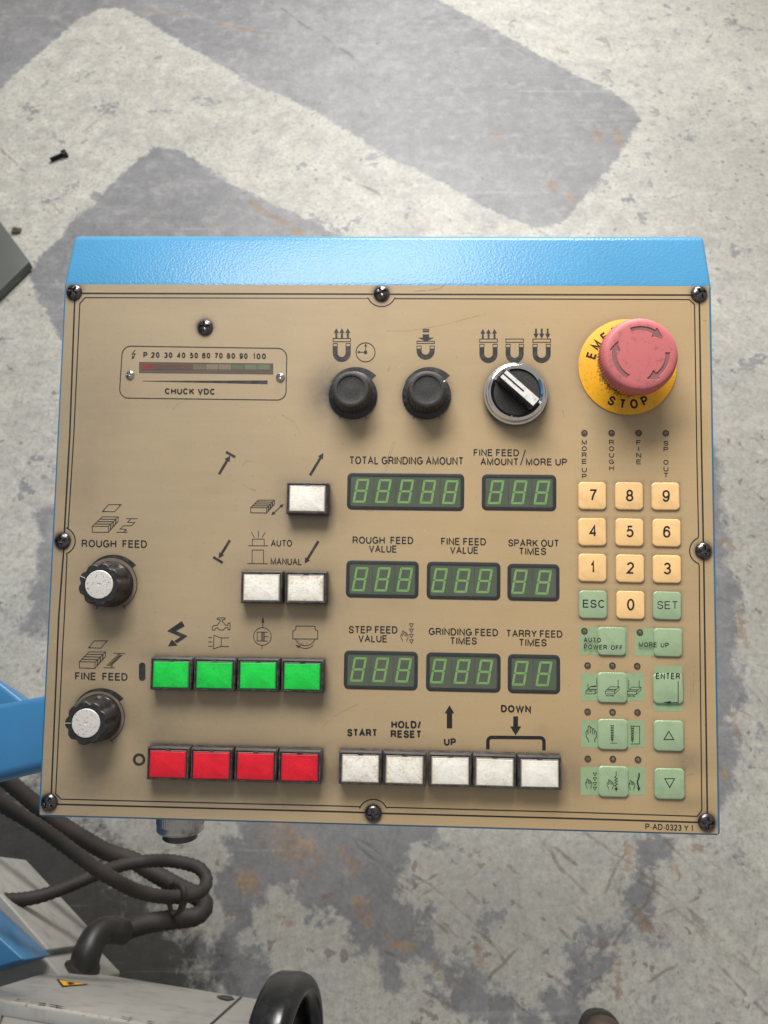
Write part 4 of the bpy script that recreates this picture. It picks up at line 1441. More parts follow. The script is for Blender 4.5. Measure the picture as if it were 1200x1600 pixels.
# ---- collet knobs with skirt
def collet_knob():
    base = MB()
    base.add(*lathe([(14.2, 0.0), (14.2, 0.9), (13.9, 1.3), (12.6, 2.0), (11.5, 2.6), (11.3, 2.7)], 64))
    body = MB()
    ribs = lambda a, r, z: r * (1 + (0.022 * (1 if math.cos(30 * a) > 0 else -1) if 3.0 < z < 13.0 and r > 9 else 0))
    body.add(*lathe([(11.4, 2.4), (11.3, 3.2), (10.5, 11.6), (10.2, 12.9), (10.25, 13.3), (10.3, 14.6), (10.0, 15.1), (9.3, 15.4), (8.1, 15.4), (7.9, 15.35), (7.8, 14.85), (7.65, 14.8), (4.0, 14.9), (1.0, 15.0), (0.0, 15.02)], 120, ribs))
    return base.mesh('rotary_knob', BLACK_PLASTIC, 32), body.mesh('knob_cap', DUSTY_BLACK, 32)


SK, CAPM = collet_knob()
for i, k in enumerate(KNOBS):
    o = part('rotary_knob', SK, at(*k, 1.0), 0.1, 0, 'black knob with a plain dished cap, %s' % ('beside the clock symbol' if i == 0 else 'nearest the selector switch'))
    obj('knob_cap', CAPM, o)
    mb = MB()
    a0 = R(38 if i else 128)
    c, s = math.cos(a0), math.sin(a0)
    quad = [(10.9, -0.35), (13.6, -0.35), (13.6, 0.35), (10.9, 0.35)]
    mb.add([(x * c - y * s, x * s + y * c, 3.2 if x < 12 else 2.0) for x, y in quad], [(0, 1, 2, 3)])
    mb.build('pointer_mark', SILVER_CAP if i else DUSTY_BLACK, o)


# ---- fluted knobs with a bright cap
def fluted(a, r, z):
    if z < 3.9 or r < 8.6:
        return r
    c = (0.5 + 0.5 * math.cos(9 * a)) ** 2
    return r - 1.25 * c


fb = MB()
fb.add(*lathe([(13.4, 0.0), (13.4, 1.6), (13.1, 2.6), (12.3, 3.4), (11.9, 3.7)], 72))
FSK = fb.mesh('fluted_knob', simple('gloss_black', (0.018, 0.016, 0.016), 0.2, dirt=(0.08, 0.07, 0.06), dscale=300, damt=0.5, rvar=0.3), 35)
fb = MB()
fb.add(*lathe([(12.9, 3.3), (12.85, 4.2), (12.2, 15.2), (11.9, 16.2), (11.4, 16.6), (8.4, 16.7), (8.2, 16.2), (0, 16.2)], 144, fluted))
FBODY = fb.mesh('grip', BLACK_PLASTIC, 30)
fb = MB()
fb.add(*lathe([(7.9, 16.1), (7.9, 16.75), (7.6, 16.95), (4, 17.05), (0.9, 17.08), (0.8, 16.8), (0.0, 16.75)], 56))
FCAP = fb.mesh('bright_cap', SILVER_CAP, 30)
for i, (k, ang) in enumerate(zip(FLUTED, (157, 181))):
    o = part('fluted_knob', FSK, at(*k), 0.1, R(ang), 'fluted black knob with silver cap under %s FEED' % ('ROUGH', 'FINE')[i])
    obj('grip', FBODY, o, (0, 0, 0), R(20))
    obj('bright_cap', FCAP, o)
    mb = MB()
    mb.add([(8.5, -0.2, 16.74), (12.05, -0.2, 16.74), (12.05, 0.2, 16.74), (8.5, 0.2, 16.74), (12.4, -0.2, 15.2), (12.4, 0.2, 15.2)], [(0, 1, 2, 3), (1, 4, 5, 2)])
    mb.build('pointer_mark', simple('pointer_white', (0.55, 0.53, 0.50), 0.6), o)

# ---- selector switch
mb = MB()
kn = lambda a, r, z: r * (1 + (0.010 * math.cos(110 * a) if r > 17.6 and 0.3 < z < 4.4 else 0))
mb.add(*lathe([(18.0, 0.0), (18.0, 0.5), (18.1, 0.6), (18.1, 4.0), (17.9, 4.4), (17.2, 4.6), (17.0, 4.8), (16.9, 7.6), (16.3, 8.8), (15.5, 9.3), (14.9, 9.35), (13.6, 8.6), (13.4, 8.0), (13.4, 5.5)], 220, kn))
SELM = mb.mesh('selector_switch', CHROME, 28)
sel = part('selector_switch', SELM, at(*SELECT, 1.0), 0.05, 0, 'chrome ringed selector switch with a slanting black lever')
mb = MB()
mb.add(*lathe([(13.35, 5.4), (13.3, 7.3), (12.9, 7.6), (0, 7.6)], 72))
mb.build('dial', DUSTY_BLACK, sel, 30)
ang = R(-41.5)
lev = bpy.data.objects  # (lever built along its own axis, then turned)
LW, LL, LZ0, LZ1 = 7.2, 26.2, 7.4, 17.5
bm = bmesh.new()
sec = []
nrib = 15
side = []
for k in range(nrib * 2 + 1):
    x = -LL / 2 + 1.2 + (LL - 2.4) * k / (nrib * 2)
    side.append((x, LW / 2 + (0.30 if k % 2 else -0.05)))
outline = [(-LL / 2, -LW / 2 + 0.8)] + [(x, -y) for x, y in side] + [(LL / 2, -LW / 2 + 0.8), (LL / 2, LW / 2 - 0.8)] + [(x, y) for x, y in reversed(side)] + [(-LL / 2, LW / 2 - 0.8)]
mb = MB()
mb.add(*loops([[(x, y * 1.12, LZ0) for x, y in outline], [(x, y, LZ1 - 2.0) for x, y in outline], [(x, y * 0.94, LZ1 - 1.2) for x, y in outline], [(x * 0.99, y * 0.82, LZ1 - 0.5) for x, y in outline]]))
LEV = mb.mesh('lever', BLACK_PLASTIC, 25)
obj('lever', LEV, sel, (0.3, 0.3, 0), ang)
mb = MB()
ins = [(-11.6, -2.15), (12.2, -2.15), (12.2, 2.15), (-11.6, 2.15)]
slot = [(-11.6, -0.55), (2.4, -0.55), (2.4, 0.55), (-11.6, 0.55)]
z = LZ1 - 0.15
o_ = [(-11.9, -2.6), (12.4, -2.6), (12.4, 2.6), (-11.9, 2.6), (-11.9, 0.5), (3.2, 0.5), (3.2, -0.5), (-11.9, -0.5)]
mb.add([(x, y, z) for x, y in o_] + [(x, y, z - 0.6) for x, y in o_], [tuple(range(8))] + [((i + 1) % 8, i, i + 8, (i + 1) % 8 + 8) for i in range(8)])
obj('lever_insert', mb.mesh('lever_insert', simple('white_insert', (0.80, 0.77, 0.73), 0.35, dirt=(0.35, 0.29, 0.23), dscale=400, damt=0.6, lo=0.5, hi=0.7)), sel, (0.3, 0.3, 0), ang)

# ---- emergency stop
eu = at(*ESTOP)
mb = MB()
mb.add(*loops([[(28.1 * math.cos(R(a)), 28.1 * math.sin(R(a)), z) for a in range(0, 360, 4)] for z in (0.0, 0.55)] + [[(27.8 * math.cos(R(a)), 27.8 * math.sin(R(a)), 0.7) for a in range(0, 360, 4)]]))
es = mb.build('emergency_stop', YELLOW_DISC, P, 35, (eu[0], eu[1], 0.08))
es['label'] = 'red mushroom emergency stop button on a round yellow label'


def arc_text(t, a0, step, r, h, flip, wt=0.20):
    mb = MB()
    zc = [0]
    for i, ch in enumerate(t):
        if ch == ' ':
            continue
        st, W = layout(ch, wt)
        a = R(a0 + step * i)
        for s in st:
            pts = [((x - W / 2) * h * 1.05, (y - 0.5) * h) for x, y in s]
            v, f = ribbon(pts, wt * h)
            q = []
            for x, y in v:
                if flip:
                    rad, tx = r - y, x
                    cx, cy = math.cos(a), math.sin(a)
                    q.append((cx * rad - cy * tx, cy * rad + cx * tx, 0.80 + 0.004 * (zc[0] % 5)))
                else:
                    rad, tx = r + y, x
                    cx, cy = math.cos(a), math.sin(a)
                    q.append((cx * rad + cy * tx, cy * rad - cx * tx, 0.80 + 0.004 * (zc[0] % 5)))
            zc[0] += 1
            ff = []
            for qq in f:
                ar = sum(q[qq[i2]][0] * q[qq[(i2 + 1) % 4]][1] - q[qq[(i2 + 1) % 4]][0] * q[qq[i2]][1] for i2 in range(4))
                ff.append(qq if ar > 0 else tuple(reversed(qq)))
            mb.add(q, ff)
    return mb


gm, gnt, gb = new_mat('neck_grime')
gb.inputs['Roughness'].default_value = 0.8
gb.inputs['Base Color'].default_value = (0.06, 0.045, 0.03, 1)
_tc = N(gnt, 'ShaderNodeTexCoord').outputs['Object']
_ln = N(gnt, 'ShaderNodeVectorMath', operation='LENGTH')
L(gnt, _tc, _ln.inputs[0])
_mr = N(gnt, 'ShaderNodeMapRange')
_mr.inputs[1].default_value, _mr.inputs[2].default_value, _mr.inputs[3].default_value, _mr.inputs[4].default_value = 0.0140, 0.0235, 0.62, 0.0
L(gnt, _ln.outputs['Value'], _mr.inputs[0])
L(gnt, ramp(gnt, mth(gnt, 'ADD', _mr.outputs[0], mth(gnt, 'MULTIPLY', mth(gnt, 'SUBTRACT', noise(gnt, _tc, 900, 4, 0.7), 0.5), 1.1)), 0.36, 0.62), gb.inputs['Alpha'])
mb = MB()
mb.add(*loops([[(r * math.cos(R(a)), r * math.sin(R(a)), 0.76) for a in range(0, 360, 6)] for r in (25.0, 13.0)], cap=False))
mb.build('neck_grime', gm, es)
o = arc_text('EMERGENCY', 162.5, -18.1, 21.8, 5.6, False).build('printed_lettering', INK, es)
o['label'] = 'black word EMERGENCY curving over the yellow label'
o = arc_text('STOP', -114.8, 16.9, 22.1, 5.6, True).build('printed_lettering', INK, es)
o['label'] = 'black word STOP curving under the red head'
mb = MB()
mb.add(*lathe([(14.6, 0.6), (14.6, 2.2), (14.0, 3.2), (13.2, 3.6), (12.4, 4.4), (12.2, 9.0), (12.0, 15.0)], 64))
mb.build('collar', simple('grey_collar', (0.075, 0.072, 0.072), 0.32, dirt=(0.16, 0.14, 0.12), dscale=300, damt=0.6), es, 32)
HEADR, HEADZ = 20.9, 27.2


def in_arrow(x, y):
    r, a = math.hypot(x, y), math.degrees(math.atan2(y, x))
    for a0, a1 in ((112, 35), (3, -78), (-118, -210)):
        d = (a0 - a) % 360
        ln = a0 - a1
        hl = 24.0
        if d <= ln - hl and abs(r - 14.2) < 1.15:
            return True
        if ln - hl < d <= ln and abs(r - 14.0) < 2.9 * (ln - d) / hl:
            return True
    return False


def head():
    nr, na = 58, 240
    v, f = [], []
    for i in range(nr + 1):
        rr = 18.9 * i / nr
        for k in range(na):
            a = 2 * math.pi * k / na
            x, y = rr * math.cos(a), rr * math.sin(a)
            z = HEADZ - 0.5 * (rr / 18.9) ** 2 - 0.35 * max(0, (rr - 16.5) / 2.4) ** 2
            if in_arrow(x, y):
                z -= 0.65
            v.append((x, y, z))
    for i in range(nr):
        for k in range(na):
            k2 = (k + 1) % na
            f.append((i * na + k, (i + 1) * na + k, (i + 1) * na + k2, i * na + k2))
    prof = [(19.7, HEADZ - 1.45), (20.4, HEADZ - 2.4), (20.75, HEADZ - 3.8), (HEADR, HEADZ - 5.2), (HEADR, HEADZ - 7.0), (HEADR, HEADZ - 9.6), (20.3, HEADZ - 10.4), (12.0, HEADZ - 11.0)]
    for r, z in prof:
        base = len(v)
        for k in range(na):
            a = 2 * math.pi * k / na
            kr = r * (1 + (0.014 * (1 if k % 3 else -1) if HEADZ - 9.7 < z < HEADZ - 5.0 else 0))
            v.append((kr * math.cos(a), kr * math.sin(a), z))
        for k in range(na):
            k2 = (k + 1) % na
            f.append((base - na + k, base + k, base + k2, base - na + k2))
    mb = MB()
    mb.add(v, f)
    mb.build('mushroom_head', RED_HEAD, es, 38)


head()
for a0, a1 in ((112, 35), (3, -78), (-118, -210)):
    mb = MB()
    pts_o, pts_i = [], []
    n = 22
    ln = a0 - a1
    for k in range(n + 1):
        d = (ln - 24.0) * k / n
        a = R(a0 - d)
        pts_o.append((15.3 * math.cos(a), 15.3 * math.sin(a)))
        pts_i.append((13.1 * math.cos(a), 13.1 * math.sin(a)))
    zt = HEADZ - 0.5 * (14.2 / 18.9) ** 2 - 0.55
    vv, ff = [], []
    for k in range(n + 1):
        vv += [pts_o[k] + (zt,), pts_i[k] + (zt,)]
    for k in range(n):
        ff.append((2 * k, 2 * k + 2, 2 * k + 3, 2 * k + 1))
    b0 = len(vv)
    for k in range(9):
        t = k / 8
        a = R(a0 - (ln - 24.0) - 24.0 * t)
        w = 2.75 * (1 - t)
        vv += [((14.0 + w) * math.cos(a), (14.0 + w) * math.sin(a), zt + 0.004), ((14.0 - w) * math.cos(a), (14.0 - w) * math.sin(a), zt + 0.004)]
    for k in range(8):
        ff.append((b0 + 2 * k, b0 + 2 * k + 2, b0 + 2 * k + 3, b0 + 2 * k + 1))
    ff = [tuple(reversed(q)) for q in ff]
    mb.add(vv, ff)
    mb.build('turn_arrow', ARROW_DIRT, es)

# ---- indicator lamps
lb = MB()
lb.add(*lathe([(1.85, 0.0), (1.8, 0.22), (1.5, 0.26), (1.42, 0.12)], 24))
LRIM = lb.mesh('indicator_lamp', LED_RIM, 30)
lb = MB()
lb.add(*lathe([(1.42, 0.05), (1.1, 0.10), (0.6, 0.2), (0, 0.24)], 24))
LBULB = lb.mesh('lamp_lens', LED_MAT, 60)
for x, y in ((913, 676.6), (955.4, 676.6), (997.9, 676.8), (1040.3, 676.8), (913, 986), (999.7, 988), (918, 1039.8), (956.8, 1040), (995.5, 1040.7), (918, 1112), (957, 1112.6), (996, 1113),
             (918.3, 1185.4), (957.5, 1185.9), (996.7, 1186.8)):
    o = part('indicator_lamp', LRIM, at(x, y), 0.12)
    obj('lamp_lens', LBULB, o)

# ---- green film patches and membrane keys
for x0, y0, x1, y1 in ((906, 980, 979.7, 1023), (991.8, 981.5, 1066, 1024.5), (908.2, 1052, 1006.5, 1095), (908, 1125.7, 1007, 1167.7), (907.3, 1198, 1007.7, 1242.3), (1022, 1040.5, 1065.5, 1111.5)):
    ik = Ink(0.05)
    ik.fill([(x0, y0), (x1, y0), (x1, y1), (x0, y1)])
    ik.build('green_backing', GREEN_FILM, P)
KH = 1.15
km = MB()
km.add(*key_mesh(15.8, 15.8, 2.4, 0.0, KH, 0.75))
KC, KG = km.mesh('key', CREAM_KEY, 40), km.mesh('key', GREEN_KEY, 40)
km = MB()
km.add(*key_mesh(16.6, 16.8, 2.5, 0.0, KH, 0.75))
KGB = km.mesh('key', GREEN_KEY, 40)
KOBJ = {}
for nm, x, y, c in KEYS:
    me = KC if c == 'c' else (KGB if y > 1060 else KG)
    lab = ('cream key marked %s' % nm) if c == 'c' else ('green key marked %s' % nm if nm.isupper() else 'green key with %s symbol' % nm)
    KOBJ[nm] = part('key', me, at(x, y, 0.8), 0.06, R(random.uniform(-0.8, 0.8)), lab)


def on_key(nm, ik, m=INK, name='key_legend'):
    """hang flat print drawn in the panel frame on its key"""
    k = KOBJ[nm]
    me = ik.mb.mesh(name, m)
    o = bpy.data.objects.new(name, me)
    COL.objects.link(o)
    o.parent = k
    o.matrix_parent_inverse = (Matrix.Translation(k.location) @ k.rotation_euler.to_matrix().to_4x4()).inverted()


KZ = KH + 0.10
for nm, x, y in (('7', 926.5, 773.7), ('8', 983.9, 774.3), ('9', 1040.8, 775), ('4', 926.7, 829.8), ('5', 984.3, 830.5), ('6', 1041.8, 831), ('1', 926.2, 886.1), ('2', 985, 887.5), ('3', 1042.7, 888.4), ('0', 985.5, 944.8)):
    ik = Ink(KZ)
    w = 4.2 if nm == '1' else 6.3
    text(ik, nm, x - w, x + w - (1.0 if nm == '1' else 0), y + 9.2, y + 9.2, 18.6, .155)
    on_key(nm, ik)
ik = Ink(KZ)
text(ik, 'ESC', 910.6, 945.6, 949.3, 949.8, 12.4, .13, .13)
on_key('ESC', ik)
ik = Ink(KZ)
text(ik, 'SET', 1026.8, 1059.4, 951.4, 951.8, 12.4, .11, .14)
on_key('SET', ik, INK_SOFT)
ik = Ink(KZ)
text(ik, 'AUTO', 912, 939, 1003.2, 1003.8, 7.2, .15)
text(ik, 'POWER', 912.4, 948.4, 1014.4, 1014.9, 7.2, .15)
text(ik, 'OFF', 954.4, 973, 1015.4, 1015.8, 7.2, .15)
on_key('AUTO POWER OFF', ik)
ik = Ink(KZ)
text(ik, 'MORE', 998, 1026.7, 1010.8, 1011.2, 7.4, .15)
text(ik, 'UP', 1032.4, 1045, 1011.5, 1011.6, 7.2, .15)
on_key('MORE UP', ik)
ik = Ink(KZ)
text(ik, 'ENTER', 1024.8, 1062.5, 1061, 1061.2, 9.4, .15, .2)
ze = Zm(895, 1025, 6.316)
ik.stroke(ze((1040, 248), (1040, 452)), 1.0)
ik.fill(ze((890, 460), (966, 443), (966, 473))).stroke(ze((960, 460), (1045, 460)), 1.0)
on_key('ENTER', ik)


def mini_block(ik, z, x, y, wd=0.75):
    for s in ([(x, y), (x + 90, y), (x + 135, y - 42), (x + 45, y - 42)],):
        ik.stroke(z(*s), wd, True)
    ik.stroke(z((x, y), (x, y + 28), (x + 90, y + 28), (x + 90, y)), wd)
    ik.stroke(z((x + 135, y - 42), (x + 135, y - 16), (x + 90, y + 28)), wd)
    ik.stroke(z((x + 18, y - 16), (x + 108, y - 16)), wd * 1.3)


ik = Ink(0.10)
mini_block(ik, ze, 130, 345)
ik.stroke(ze((150, 275), (150, 330)), 0.8).stroke(ze((237, 220), (237, 300)), 0.8)
ik.fill(ze((170, 300), (225, 290), (225, 306))).fill(ze((130, 346), (188, 340), (188, 352)))
ik.build('table_stroke_symbol', INK, P, 'printed table symbol on green left of its key')
ik = Ink(0.10)
mini_block(ik, ze, 538, 350)
ik.stroke(ze((553, 235), (553, 325)), 0.8).stroke(ze((655, 240), (655, 310)), 0.8)
ik.stroke(ze((540, 394), (615, 394)), 0.9)
ik.fill(ze((535, 394), (558, 386), (558, 402))).fill(ze((622, 394), (598, 386), (598, 402)))
ik.build('table_stroke_symbol', INK, P, 'printed table symbol on green right of its key')
ik = Ink(KZ)
mini_block(ik, ze, 322, 346)
ik.stroke(ze((447, 235), (447, 310)), 0.8).stroke(ze((325, 392), (400, 392)), 0.9)
ik.fill(ze((415, 393), (388, 386), (388, 400)))
on_key('table stroke', ik)
zh = Zm(895, 1100, 6.316)
ik = Ink(0.10)
hand(ik, *zh.p(129, 215), *zh.p(234, 378), 0.9)
ik.build('hand_symbol', INK, P, 'printed open hand on green left of its key')


def tri_column(ik, z, cx, y0):
    y = y0
    for k in range(7):
        h = 26 - k * 0.5
        w = 30 - k * 1.2
        ik.stroke(z((cx - w / 2, y), (cx + w / 2, y), (cx, y + h)), 0.75, True)
        y += 24 if k < 4 else 19


ik = Ink(KZ)
tri_column(ik, zh, 389, 212)
ik.stroke(zh((370, 386), (440, 387)), 0.6)
on_key('feed mode', ik)
ik = Ink(0.10)
tri_column(ik, zh, 588, 218)
ik.stroke(zh((572, 218), (660, 220), (660, 394), (572, 394)), 0.75)
ik.fill(zh((660, 228), (654, 250), (666, 250)))
ik.build('feed_symbol', INK, P)
zd = Zm(895, 1175, 6.316)
ik = Ink(0.10)
hand(ik, *zd.p(126, 265), *zd.p(188, 362), 0.75)
for y in (207, 253, 300, 347):
    x_, y_ = zd.p(218, y)
    tri(ik, x_, y_, 5.2, 4.8, 0.75)
ik.build('hand_symbol', INK, P, 'printed hand with four small triangles on green')
ik = Ink(KZ)
hand(ik, *zd.p(338, 273), *zd.p(402, 370), 0.75)
ik.stroke(zd((428, 190), (428, 235), (412, 252), (442, 262), (412, 277), (442, 290), (412, 303), (442, 316), (412, 330), (430, 342), (428, 360)), 0.9)
ik.fill(zd((428, 390), (410, 354), (446, 354)))
on_key('hand feed', ik)
ik = Ink(0.10)
hand(ik, *zd.p(552, 278), *zd.p(612, 374), 0.75)
ik.stroke(zd((653, 208), (655, 235), (648, 265), (638, 290), (640, 315), (650, 340), (651, 358)), 2.2)
ik.fill(zd((651, 390), (634, 346), (668, 352)))
ik.build('hand_symbol', INK, P, 'printed hand with a thick wavy arrow on green')
ik = Ink(KZ)
ik.stroke(zh((900, 351), (996, 351), (948, 270)), 1.2, True)
on_key('up triangle', ik)
ik = Ink(KZ)
ik.stroke(zd((908, 263), (1004, 263), (957, 350)), 1.2, True)
on_key('down triangle', ik)

# ---- hairline scratches and dark scuffs in the film
for pts, w in (([(645, 455), (668, 454), (686, 451), (698, 444)], 0.8), ([(604, 517), (640, 517), (690, 508), (760, 490)], 0.5), ([(380, 757), (389, 763), (400, 767)], 0.8),
               ([(379, 727), (385, 720), (397, 721)], 0.6), ([(1105, 502), (1098, 500)], 0.6), ([(584, 797), (590, 782), (592, 770)], 0.7), ([(565, 796), (580, 799), (590, 796)], 0.6),
               ([(600, 745), (612, 705), (618, 690)], 0.5), ([(604, 720), (614, 690)], 0.5), ([(270, 640), (283, 628), (300, 622)], 0.5), ([(440, 648), (460, 660), (470, 680)], 0.5),
               ([(606, 580), (610, 571)], 1.0), ([(879, 640), (881, 652)], 0.7), ([(500, 1140), (520, 1120), (560, 1100)], 0.5), ([(1087, 1185), (1087, 1192)], 1.2),
               ([(1060, 1190), (1078, 1188)], 0.9), ([(1066, 1200), (1080, 1197)], 0.8), ([(1062, 1215), (1085, 1208)], 0.8), ([(1078, 1055), (1080, 1100)], 0.5), ([(1085, 1040), (1083, 1085)], 0.5)):
    ik = Ink(0.03)
    ik.stroke(pts, w)
    ik.build('scratch', SCRATCH, P)

# ---- knurled cable gland under the housing
gl = bpy.data.objects.new('cable_gland', None)
mb = MB()
kn = lambda a, r, z: r * (1 + (0.012 * math.cos(56 * a) if z < 6.0 and r > 13.5 else 0))
mb.add(*lathe([(14.0, -12.0), (14.0, 5.6), (13.8, 6.2), (13.9, 6.6), (13.9, 9.6), (13.2, 10.6), (10.0, 10.8)], 168, kn))
gme = mb.mesh('cable_gland', simple('gland_metal', (0.50, 0.47, 0.43), 0.26, 0.85, dirt=(0.08, 0.07, 0.06), dscale=120, damt=0.7, lo=0.5, hi=0.7, rvar=0.2), 30)
bpy.data.objects.remove(gl)
gp = at(282, 1284, -30)
g = obj('cable_gland', gme, P, (gp[0], gp[1] + 5.5, -30.0))
g.rotation_euler = (R(90), 0, 0)
mb = MB()
mb.add(*lathe([(10.3, 10.0), (10.3, 14.6), (9.7, 15.2), (0, 15.2)], 56))
mb.build('gland_nut', DARK_METAL, g, 30)

# ================================================================== THINGS AROUND
WHITE_PAINT = simple('off_white_paint', (0.34, 0.325, 0.295), 0.42, dirt=(0.14, 0.115, 0.095), dscale=38, damt=0.55, lo=0.5, hi=0.75, bscale=300, bstr=0.08)
CHIPPED = simple('chipped_white_paint', (0.38, 0.35, 0.31), 0.5, dirt=(0.10, 0.075, 0.06), dscale=210, damt=0.75, lo=0.58, hi=0.66)
DARK_GREY = simple('dark_grey_paint', (0.028, 0.026, 0.024), 0.6, dirt=(0.085, 0.08, 0.075), dscale=22, damt=0.55, lo=0.45, hi=0.75)
GREY_BOX = simple('grey_green_paint', (0.060, 0.066, 0.058), 0.5, dirt=(0.09, 0.09, 0.08), dscale=16, damt=0.5)
HOSE = simple('dirty_hose', (0.017, 0.0125, 0.0095), 0.7, dirt=(0.040, 0.031, 0.024), dscale=30, damt=0.7, lo=0.4, hi=0.7)


def solid(name, m, top, down, parent=None, bev=0.003):
    """closed solid from an outline of world points and the vector to its other side"""
    c = Vector((0, 0, 0))
    for p in top:
        c += Vector(p)
    c /= len(top)
    bm = bmesh.new()
    a = [bm.verts.new(Vector(p) - c) for p in top]
    b = [bm.verts.new(Vector(p) + Vector(down) - c) for p in top]
    n = len(a)
    bm.faces.new(a)
    bm.faces.new(list(reversed(b)))
    for i in range(n):
        bm.faces.new((a[i], b[i], b[(i + 1) % n], a[(i + 1) % n]))
    bmesh.ops.recalc_face_normals(bm, faces=bm.faces)
    if bev:
        bmesh.ops.bevel(bm, geom=list(bm.edges), offset=bev, segments=3, profile=0.5, affect='EDGES', clamp_overlap=True)
    me = bpy.data.meshes.new(name)
    bm.to_mesh(me)
    me.materials.append(m)
    me.polygons.foreach_set('use_smooth', [True] * len(me.polygons))
    me.set_sharp_from_angle(angle=R(35))
    o = bpy.data.objects.new(name, me)
    COL.objects.link(o)
    if parent is not None:
        o.parent = parent
        o.location = c - parent.location
    else:
        o.location = c
    return o


# blue arm that carries the panel
arm = bpy.data.objects.new('support_arm', None)
COL.objects.link(arm)
arm.location = Wz(-200, 1190, 0.80)
tag(arm, 'blue painted steel arm reaching under the control panel from the left', 'support arm')
zt = 0.82
solid('beam', BLUE_ARM, [Wz(-260, 1143, zt), Wz(-260, 1277, zt), Wz(420, 1113, zt), Wz(420, 1023, zt)], (0, 0, -0.022), arm, 0.006)
solid('gusset', BLUE_ARM, [Wz(-200, 950, 0.74), Wz(-200, 1200, 0.74), Wz(110, 1150, 0.74), Wz(0, 1063, 0.74)], (0, 0, -0.05), arm, 0.005)
pn = MPANEL @ Vector((-0.06, 0.02, -0.079))
neck = [pn + Vector((x, y, 0)) for x, y in ((-0.03, -0.03), (0.03, -0.03), (0.03, 0.03), (-0.03, 0.03))]
solid('neck', BLUE_ARM, neck, (0, 0, -(pn.z - zt) - 0.02), arm, 0.003)


def tube(path, rad, corr=0.0, pitch=0.005, seg=14, step=None, cyc=False):
    P_ = [Vector(p) for p in path]
    pts = []
    n = len(P_)
    for i in range(n - 1):
        p0, p1, p2, p3 = P_[max(i - 1, 0)], P_[i], P_[i + 1], P_[min(i + 2, n - 1)]
        m = max(2, int((p2 - p1).length / (step or pitch / 2)))
        for k in range(m):
            t = k / m
            pts.append(0.5 * ((2 * p1) + (p2 - p0) * t + (2 * p0 - 5 * p1 + 4 * p2 - p3) * t * t + (3 * p1 - p0 - 3 * p2 + p3) * t ** 3))
    pts.append(P_[-1])
    v, f = [], []
    up = Vector((0.13, 0.21, 0.97))
    for i, p in enumerate(pts):
        d = (pts[min(i + 1, len(pts) - 1)] - pts[max(i - 1, 0)]).normalized()
        a = d.cross(up).normalized()
        b = a.cross(d).normalized()
        up = b
        r = (rad(i / (len(pts) - 1)) if callable(rad) else rad) + (corr if i % 2 else 0)
        for k in range(seg):
            t = 2 * math.pi * k / seg
            v.append(p + a * (r * math.cos(t)) + b * (r * math.sin(t)))
    for i in range(len(pts) - 1):
        for k in range(seg):
            k2 = (k + 1) % seg
            f.append((i * seg + k, i * seg + k2, (i + 1) * seg + k2, (i + 1) * seg + k))
    f.append(tuple(range(seg)))
    f.append(tuple(reversed(range((len(pts) - 1) * seg, len(pts) * seg))))
    return v, f


def tube_obj(name, path, rad, m, parent=None, **kw):
    v, f = tube(path, rad, **kw)
    c = Vector(path[0])
    mb = MB()
    mb.add([tuple(p - c) for p in v], f)
    me = mb.mesh(name, m, 60, 1.0)
    o = bpy.data.objects.new(name, me)
    COL.objects.link(o)
    if parent is not None:
        o.parent = parent
        o.location = c - parent.location
    else:
        o.location = c
    return o


zo = Zm(0, 1260, 3.333)


def hp(lst):
    return [Wd(*zo.p(x, y), d) for x, y, d in lst]


h1 = tube_obj('flexible_hose', hp([(-420, -320, .80), (-150, -110, .82), (60, 20, .84), (200, 105, .85), (340, 205, .86), (480, 310, .87), (600, 385, .88), (720, 443, .90), (850, 470, .92), (970, 468, .94),
                                   (1050, 440, .96), (1075, 380, .98), (1030, 318, .99), (900, 285, 1.0), (760, 285, 1.01), (640, 305, 1.0), (480, 362, .99), (320, 430, .97), (160, 478, .95), (-20, 488, .93), (-300, 460, .92)]),
              lambda t: 0.0070 + 0.0010 * t, HOSE, corr=0.0009, pitch=0.0075)
tag(h1, 'dark ribbed hose that loops round and runs back to the left edge', 'hose')
h2 = tube_obj('flexible_hose', hp([(-60, -220, 1.0), (150, -40, 1.02), (290, 75, 1.03), (430, 165, 1.04), (560, 238, 1.05), (690, 280, 1.06), (800, 345, 1.06), (920, 415, 1.05), (1030, 470, 1.04), (1065, 520, 1.03),
                                   (1020, 572, 1.02), (900, 590, 1.01), (790, 605, 1.0), (690, 632, .99), (640, 655, .985)]), lambda t: 0.0098 + 0.0022 * t, HOSE, corr=0.0009, pitch=0.0075)
tag(h2, 'dark ribbed hose running from under the panel to the elbow on the white cover', 'hose')
tie = tube_obj('cable_tie', hp([(905, 395, .905), (950, 420, .895), (960, 480, .89), (935, 545, .93), (900, 560, .99), (880, 480, 1.03), (905, 395, .99)]), lambda t: 0.0034 + 0.0012 * math.sin(t * 9), HOSE, pitch=0.01, seg=10)
tag(tie, 'dark tie wrapped round the two hoses at the loop', 'cable tie')

# white cover with elbow and warning label
cv = bpy.data.objects.new('machine_cover', None)
COL.objects.link(cv)
cv.location = Wd(150, 1560, 0.75)
tag(cv, 'off white sheet metal cover with a yellow warning triangle at bottom left', 'machine cover')
A_, B_ = Wd(95, 1512, 0.94), Wd(405, 1561.5, 0.90)
D_, C_ = Wd(12, 1565, 0.70), Wd(330, 1619, 0.68)
E_ = Wd(-90, 1541 + 28, 0.92)
G_ = Wd(-90, 1505, 0.74)
nrm = (B_ - A_).cross(D_ - A_).normalized()
if nrm.dot(MCAM.translation - A_) < 0:
    nrm = -nrm
